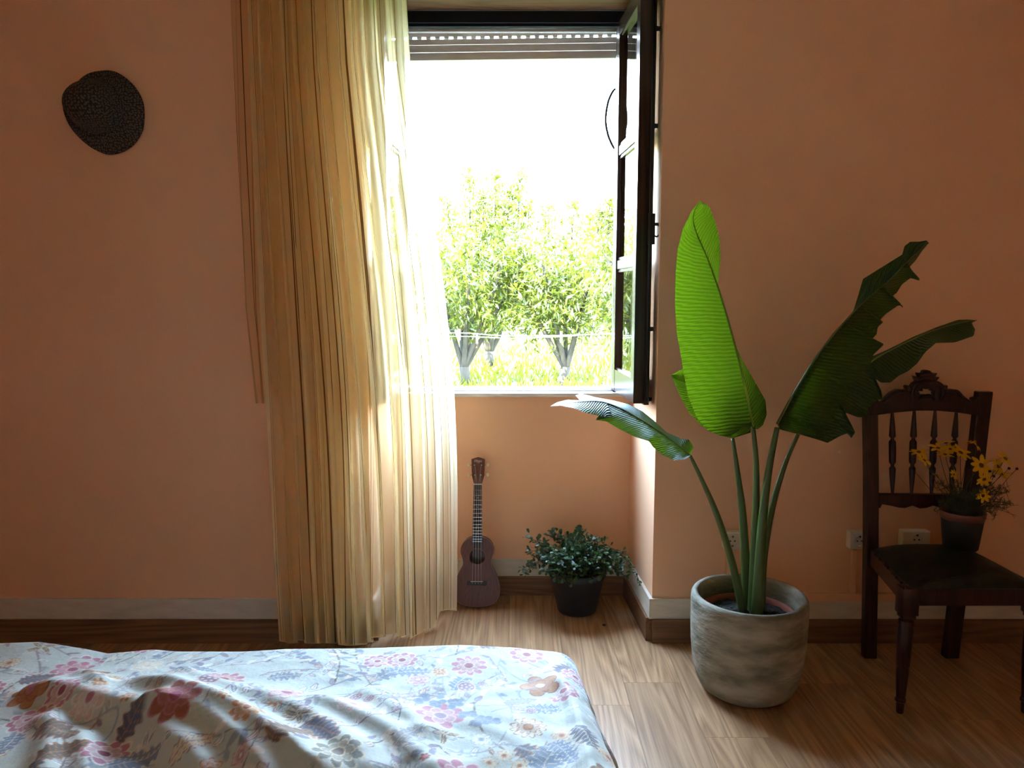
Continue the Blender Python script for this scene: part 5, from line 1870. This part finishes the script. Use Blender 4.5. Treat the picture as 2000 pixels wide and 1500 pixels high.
targets = [(1030, 1050, 3.05), (1038, 1075, 3.02), (1020, 1110, 3.03), (1024, 1118, 3.04), (1050, 1085, 2.98), (1070, 1045, 3.10), (1082, 1038, 3.10), (1095, 1050, 3.04), (1100, 1075, 2.95), (1090, 1095, 2.94),
           (1075, 1100, 2.95), (1080, 1120, 2.93), (1108, 1115, 2.92), (1115, 1140, 2.925), (1130, 1030, 3.08), (1138, 1042, 3.04), (1124, 1050, 3.02), (1135, 1068, 2.96), (1125, 1085, 2.93), (1140, 1092, 2.92),
           (1128, 1105, 2.90), (1150, 1075, 2.96), (1160, 1058, 3.06), (1165, 1090, 2.93), (1175, 1055, 3.08), (1178, 1075, 2.99), (1190, 1068, 3.06), (1195, 1085, 2.98), (1205, 1080, 3.04), (1210, 1100, 2.98),
           (1220, 1085, 3.02), (1228, 1110, 3.00), (1222, 1125, 2.98), (1210, 1118, 2.96), (1060, 1065, 3.04), (1048, 1062, 3.09), (1110, 1062, 3.0), (1150, 1050, 3.10), (1105, 1045, 3.12), (1118, 1070, 3.10),
           (1160, 1105, 2.92), (1180, 1100, 2.95), (1060, 1110, 2.98), (1190, 1115, 2.95), (1085, 1128, 2.945), (1100, 1132, 2.93), (1122, 1128, 2.92), (1140, 1118, 2.92), (1152, 1128, 2.93), (1168, 1118, 2.94), (1180, 1122, 2.95), (1070, 1118, 2.96), (1092, 1110, 2.93), (1135, 1052, 2.99), (1145, 1062, 2.96), (1112, 1088, 2.92), (1152, 1098, 2.91), (1082, 1078, 2.97), (1068, 1088, 2.97), (1172, 1088, 2.96), (1200, 1108, 2.97), (1098, 1088, 3.16), (1150, 1085, 3.17), (1215, 1090, 3.12), (1040, 1090, 3.12)]
allv, allf, items = [], [], []
for (tx, ty, tD) in targets:
    tip = px(tx, ty, tD)
    tip.x = min(tip.x, 0.485)
    b0 = BP + Vector((jr.uniform(-0.05, 0.05), jr.uniform(-0.05, 0.05), 0.165))
    d = tip - b0
    mid = b0 + d * 0.5 + Vector((0, 0, 0.055 if d.z < 0.08 else 0.025))
    q = [Vector(p) for p in smooth_poly([tuple(b0), tuple(mid), tuple(tip)], 8, False)]
    MB().tube(q, np.linspace(0.0028, 0.0012, len(q)), 5).build('stem', 'stem_brown', bush, True)
    for k in range(30):
        s_ = 0.28 + 0.72 * k / 29
        f_ = s_ * (len(q) - 1)
        i0 = min(int(f_), len(q) - 2)
        p = q[i0].lerp(q[i0 + 1], f_ - i0)
        t_ = (q[i0 + 1] - q[i0]).normalized()
        a = k * 2.4 + jr.random()
        o1 = t_.orthogonal().normalized()
        o2_ = t_.cross(o1)
        dr = (o1 * math.cos(a) + o2_ * math.sin(a) + t_ * (0.35 + 0.8 * (s_ > 0.9)) + Vector((0, -0.1, 0.35))).normalized()
        L0 = jr.uniform(0.015, 0.025)
        p = p + Vector((jr.normal(), jr.normal(), jr.normal())) * 0.008
        zax = (Vector((0, -0.25, 1)) - dr * Vector((0, -0.25, 1)).dot(dr)).normalized()
        yax = zax.cross(dr)
        M0 = Matrix((dr, yax, zax)).transposed().to_4x4()
        M0 = Matrix.Translation(p) @ M0 @ Matrix.Scale(L0, 4)
        tipl = M0 @ Vector((1, 0, 0))
        if tipl.x > 0.499 or tipl.y > 3.225:
            continue
        items.append((p.y, M0))
# one trailing stem over the recess skirting
q = [px(1218, 1085, 3.0), px(1232, 1098, 2.95), px(1242, 1118, 2.91), px(1250, 1140, 2.885)]
q = [Vector((min(p.x, 0.500), p.y, p.z)) for p in q]
q = [BP + Vector((0.06, -0.03, 0.165)), px(1180, 1070, 3.02)] + q
q = [Vector(p) for p in smooth_poly([tuple(p) for p in q], 6, False)]
MB().tube(q, np.linspace(0.003, 0.0012, len(q)), 5).build('stem', 'stem_brown', bush, True)
for k in range(34):
    f_ = (0.45 + 0.55 * k / 33) * (len(q) - 1)
    i0 = min(int(f_), len(q) - 2)
    p = q[i0].lerp(q[i0 + 1], f_ - i0)
    dr = Vector((jr.normal() * 0.7 - 0.35, jr.normal() * 0.7, jr.normal() * 0.5)).normalized()
    zax = dr.orthogonal().normalized()
    M0 = Matrix.Translation(p) @ Matrix((dr, zax.cross(dr), zax)).transposed().to_4x4() @ Matrix.Scale(jr.uniform(0.009, 0.015), 4)
    items.append((p.y, M0))
items.sort(key=lambda t: t[0])
for _, M0 in items[:295]:
    o = bpy.data.objects.new('leaf', jm)
    COL.objects.link(o)
    adopt(o, bush)
    o.matrix_basis = M0
for _, M0 in items[295:]:
    n0 = len(allv)
    allv += [tuple(M0 @ Vector(p)) for p in lv]
    allf += [tuple(i + n0 for i in f_) for f_ in lf]
bme = bpy.data.meshes.new('inner_leaves')
bme.from_pydata(allv, [], allf)
bme.update()
bo_ = link('inner_leaves', bme, 'jade_leaf', bush, True)
bo_['kind'] = 'stuff'

# ------------------------------------------------------------------ sockets and cable trunking on the right wall
def socket(x0, x1, y0, y1, label):
    a, c = px(x0, y0, YF - 0.035), px(x1, y1, YF - 0.035)
    w, h = (c.x - a.x), (a.z - c.z)
    t = thing('wall_socket', ((a.x + c.x) / 2, YF, (a.z + c.z) / 2), label, 'socket', 'surface-mounted wall sockets')
    cx, cz = (a.x + c.x) / 2, (a.z + c.z) / 2
    MB().box(cx - w / 2, cx + w / 2, YF - 0.036, YF + 0.001, cz - h / 2, cz + h / 2, 0.003).build('box', 'socket_white', t)
    r = MB()
    ring = [(0.0205 * math.cos(q), 0.0205 * math.sin(q)) for q in np.linspace(0, 2 * math.pi, 28, endpoint=False)]
    r.quad_loft([[(cx + p * s_, y_, cz + z * s_) for p, z in ring] for s_, y_ in ((1.0, YF - 0.0355), (1.0, YF - 0.0385), (0.92, YF - 0.0385), (0.90, YF - 0.0365))], True)
    r.build('plug_well', 'socket_white', t, auto=40)
    for sx in (-1, 1):
        MB().tube([(cx + sx * 0.0085, YF - 0.0372, cz), (cx + sx * 0.0085, YF - 0.0362, cz)], 0.0032, 10).build('pin_hole_disc', 'pin_hole_shade', t)  # solid dark disc standing for an opening, its shade put into the colour
        MB().box(cx - 0.003, cx + 0.003, YF - 0.0395, YF - 0.0365, cz + sx * 0.0175 - 0.003, cz + sx * 0.0175 + 0.003).build('earth_clip', 'metal_steel', t)
    return t


socket(1415, 1446, 1040, 1073, 'cream wall socket behind the stalks of the big plant')
socket(1661, 1696, 1040, 1073, 'cream wall socket beside the chair leg')
socket(1764, 1816, 1038, 1070, 'cream wall socket hidden behind the chair seat')


def duct(name, xa, xb, za, zb, label):
    struct(MB().box(xa, xb, YF - 0.014, YF + 0.001, za, zb, 0.002).build(name, 'wall_paint'), label)


zt0, zt1 = px(1700, 1172, YF).z, px(1700, 1157, YF).z
x_s1 = px(1421, 1100, YF).x
x_s2 = px(1665, 1100, YF).x
duct('trim_7', px(1500, 1165, YF).x, ROOM_X, zt0, zt1, 'painted cable trunking above the skirting')
duct('trim_8', x_s1 - 0.008, x_s1 + 0.008, ZW1 + 0.001, px(1421, 1072, YF).z, 'painted cable trunking under a socket')
duct('trim_9', x_s2 - 0.008, x_s2 + 0.012, zt1 - 0.001, px(1665, 1072, YF).z, 'painted cable trunking beside the chair')
duct('trim_10', px(1785, 1100, YF).x - 0.009, px(1785, 1100, YF).x + 0.009, zt1 - 0.001, px(1785, 1069, YF).z, 'painted cable trunking behind the chair')

# crumb of dry leaf on the floor by the bush
dl = MB()
c = pz(1181, 1222, 0.0)
for k in range(5):
    a = k * 1.3
    d = Vector((math.cos(a), math.sin(a), 0.25)) * 0.011
    s_ = Vector((-math.sin(a), math.cos(a), 0)) * 0.004
    dl.add([c + Vector((0, 0, 0.001)), c + d * 0.5 + s_, c + d, c + d * 0.5 - s_ + Vector((0, 0, 0.003))], [(0, 1, 2, 3)])
tag(dl.build('dry_leaf', 'dry_leaf'), 'crumpled dry leaf fragment on the floor by the navy pot', 'leaf')
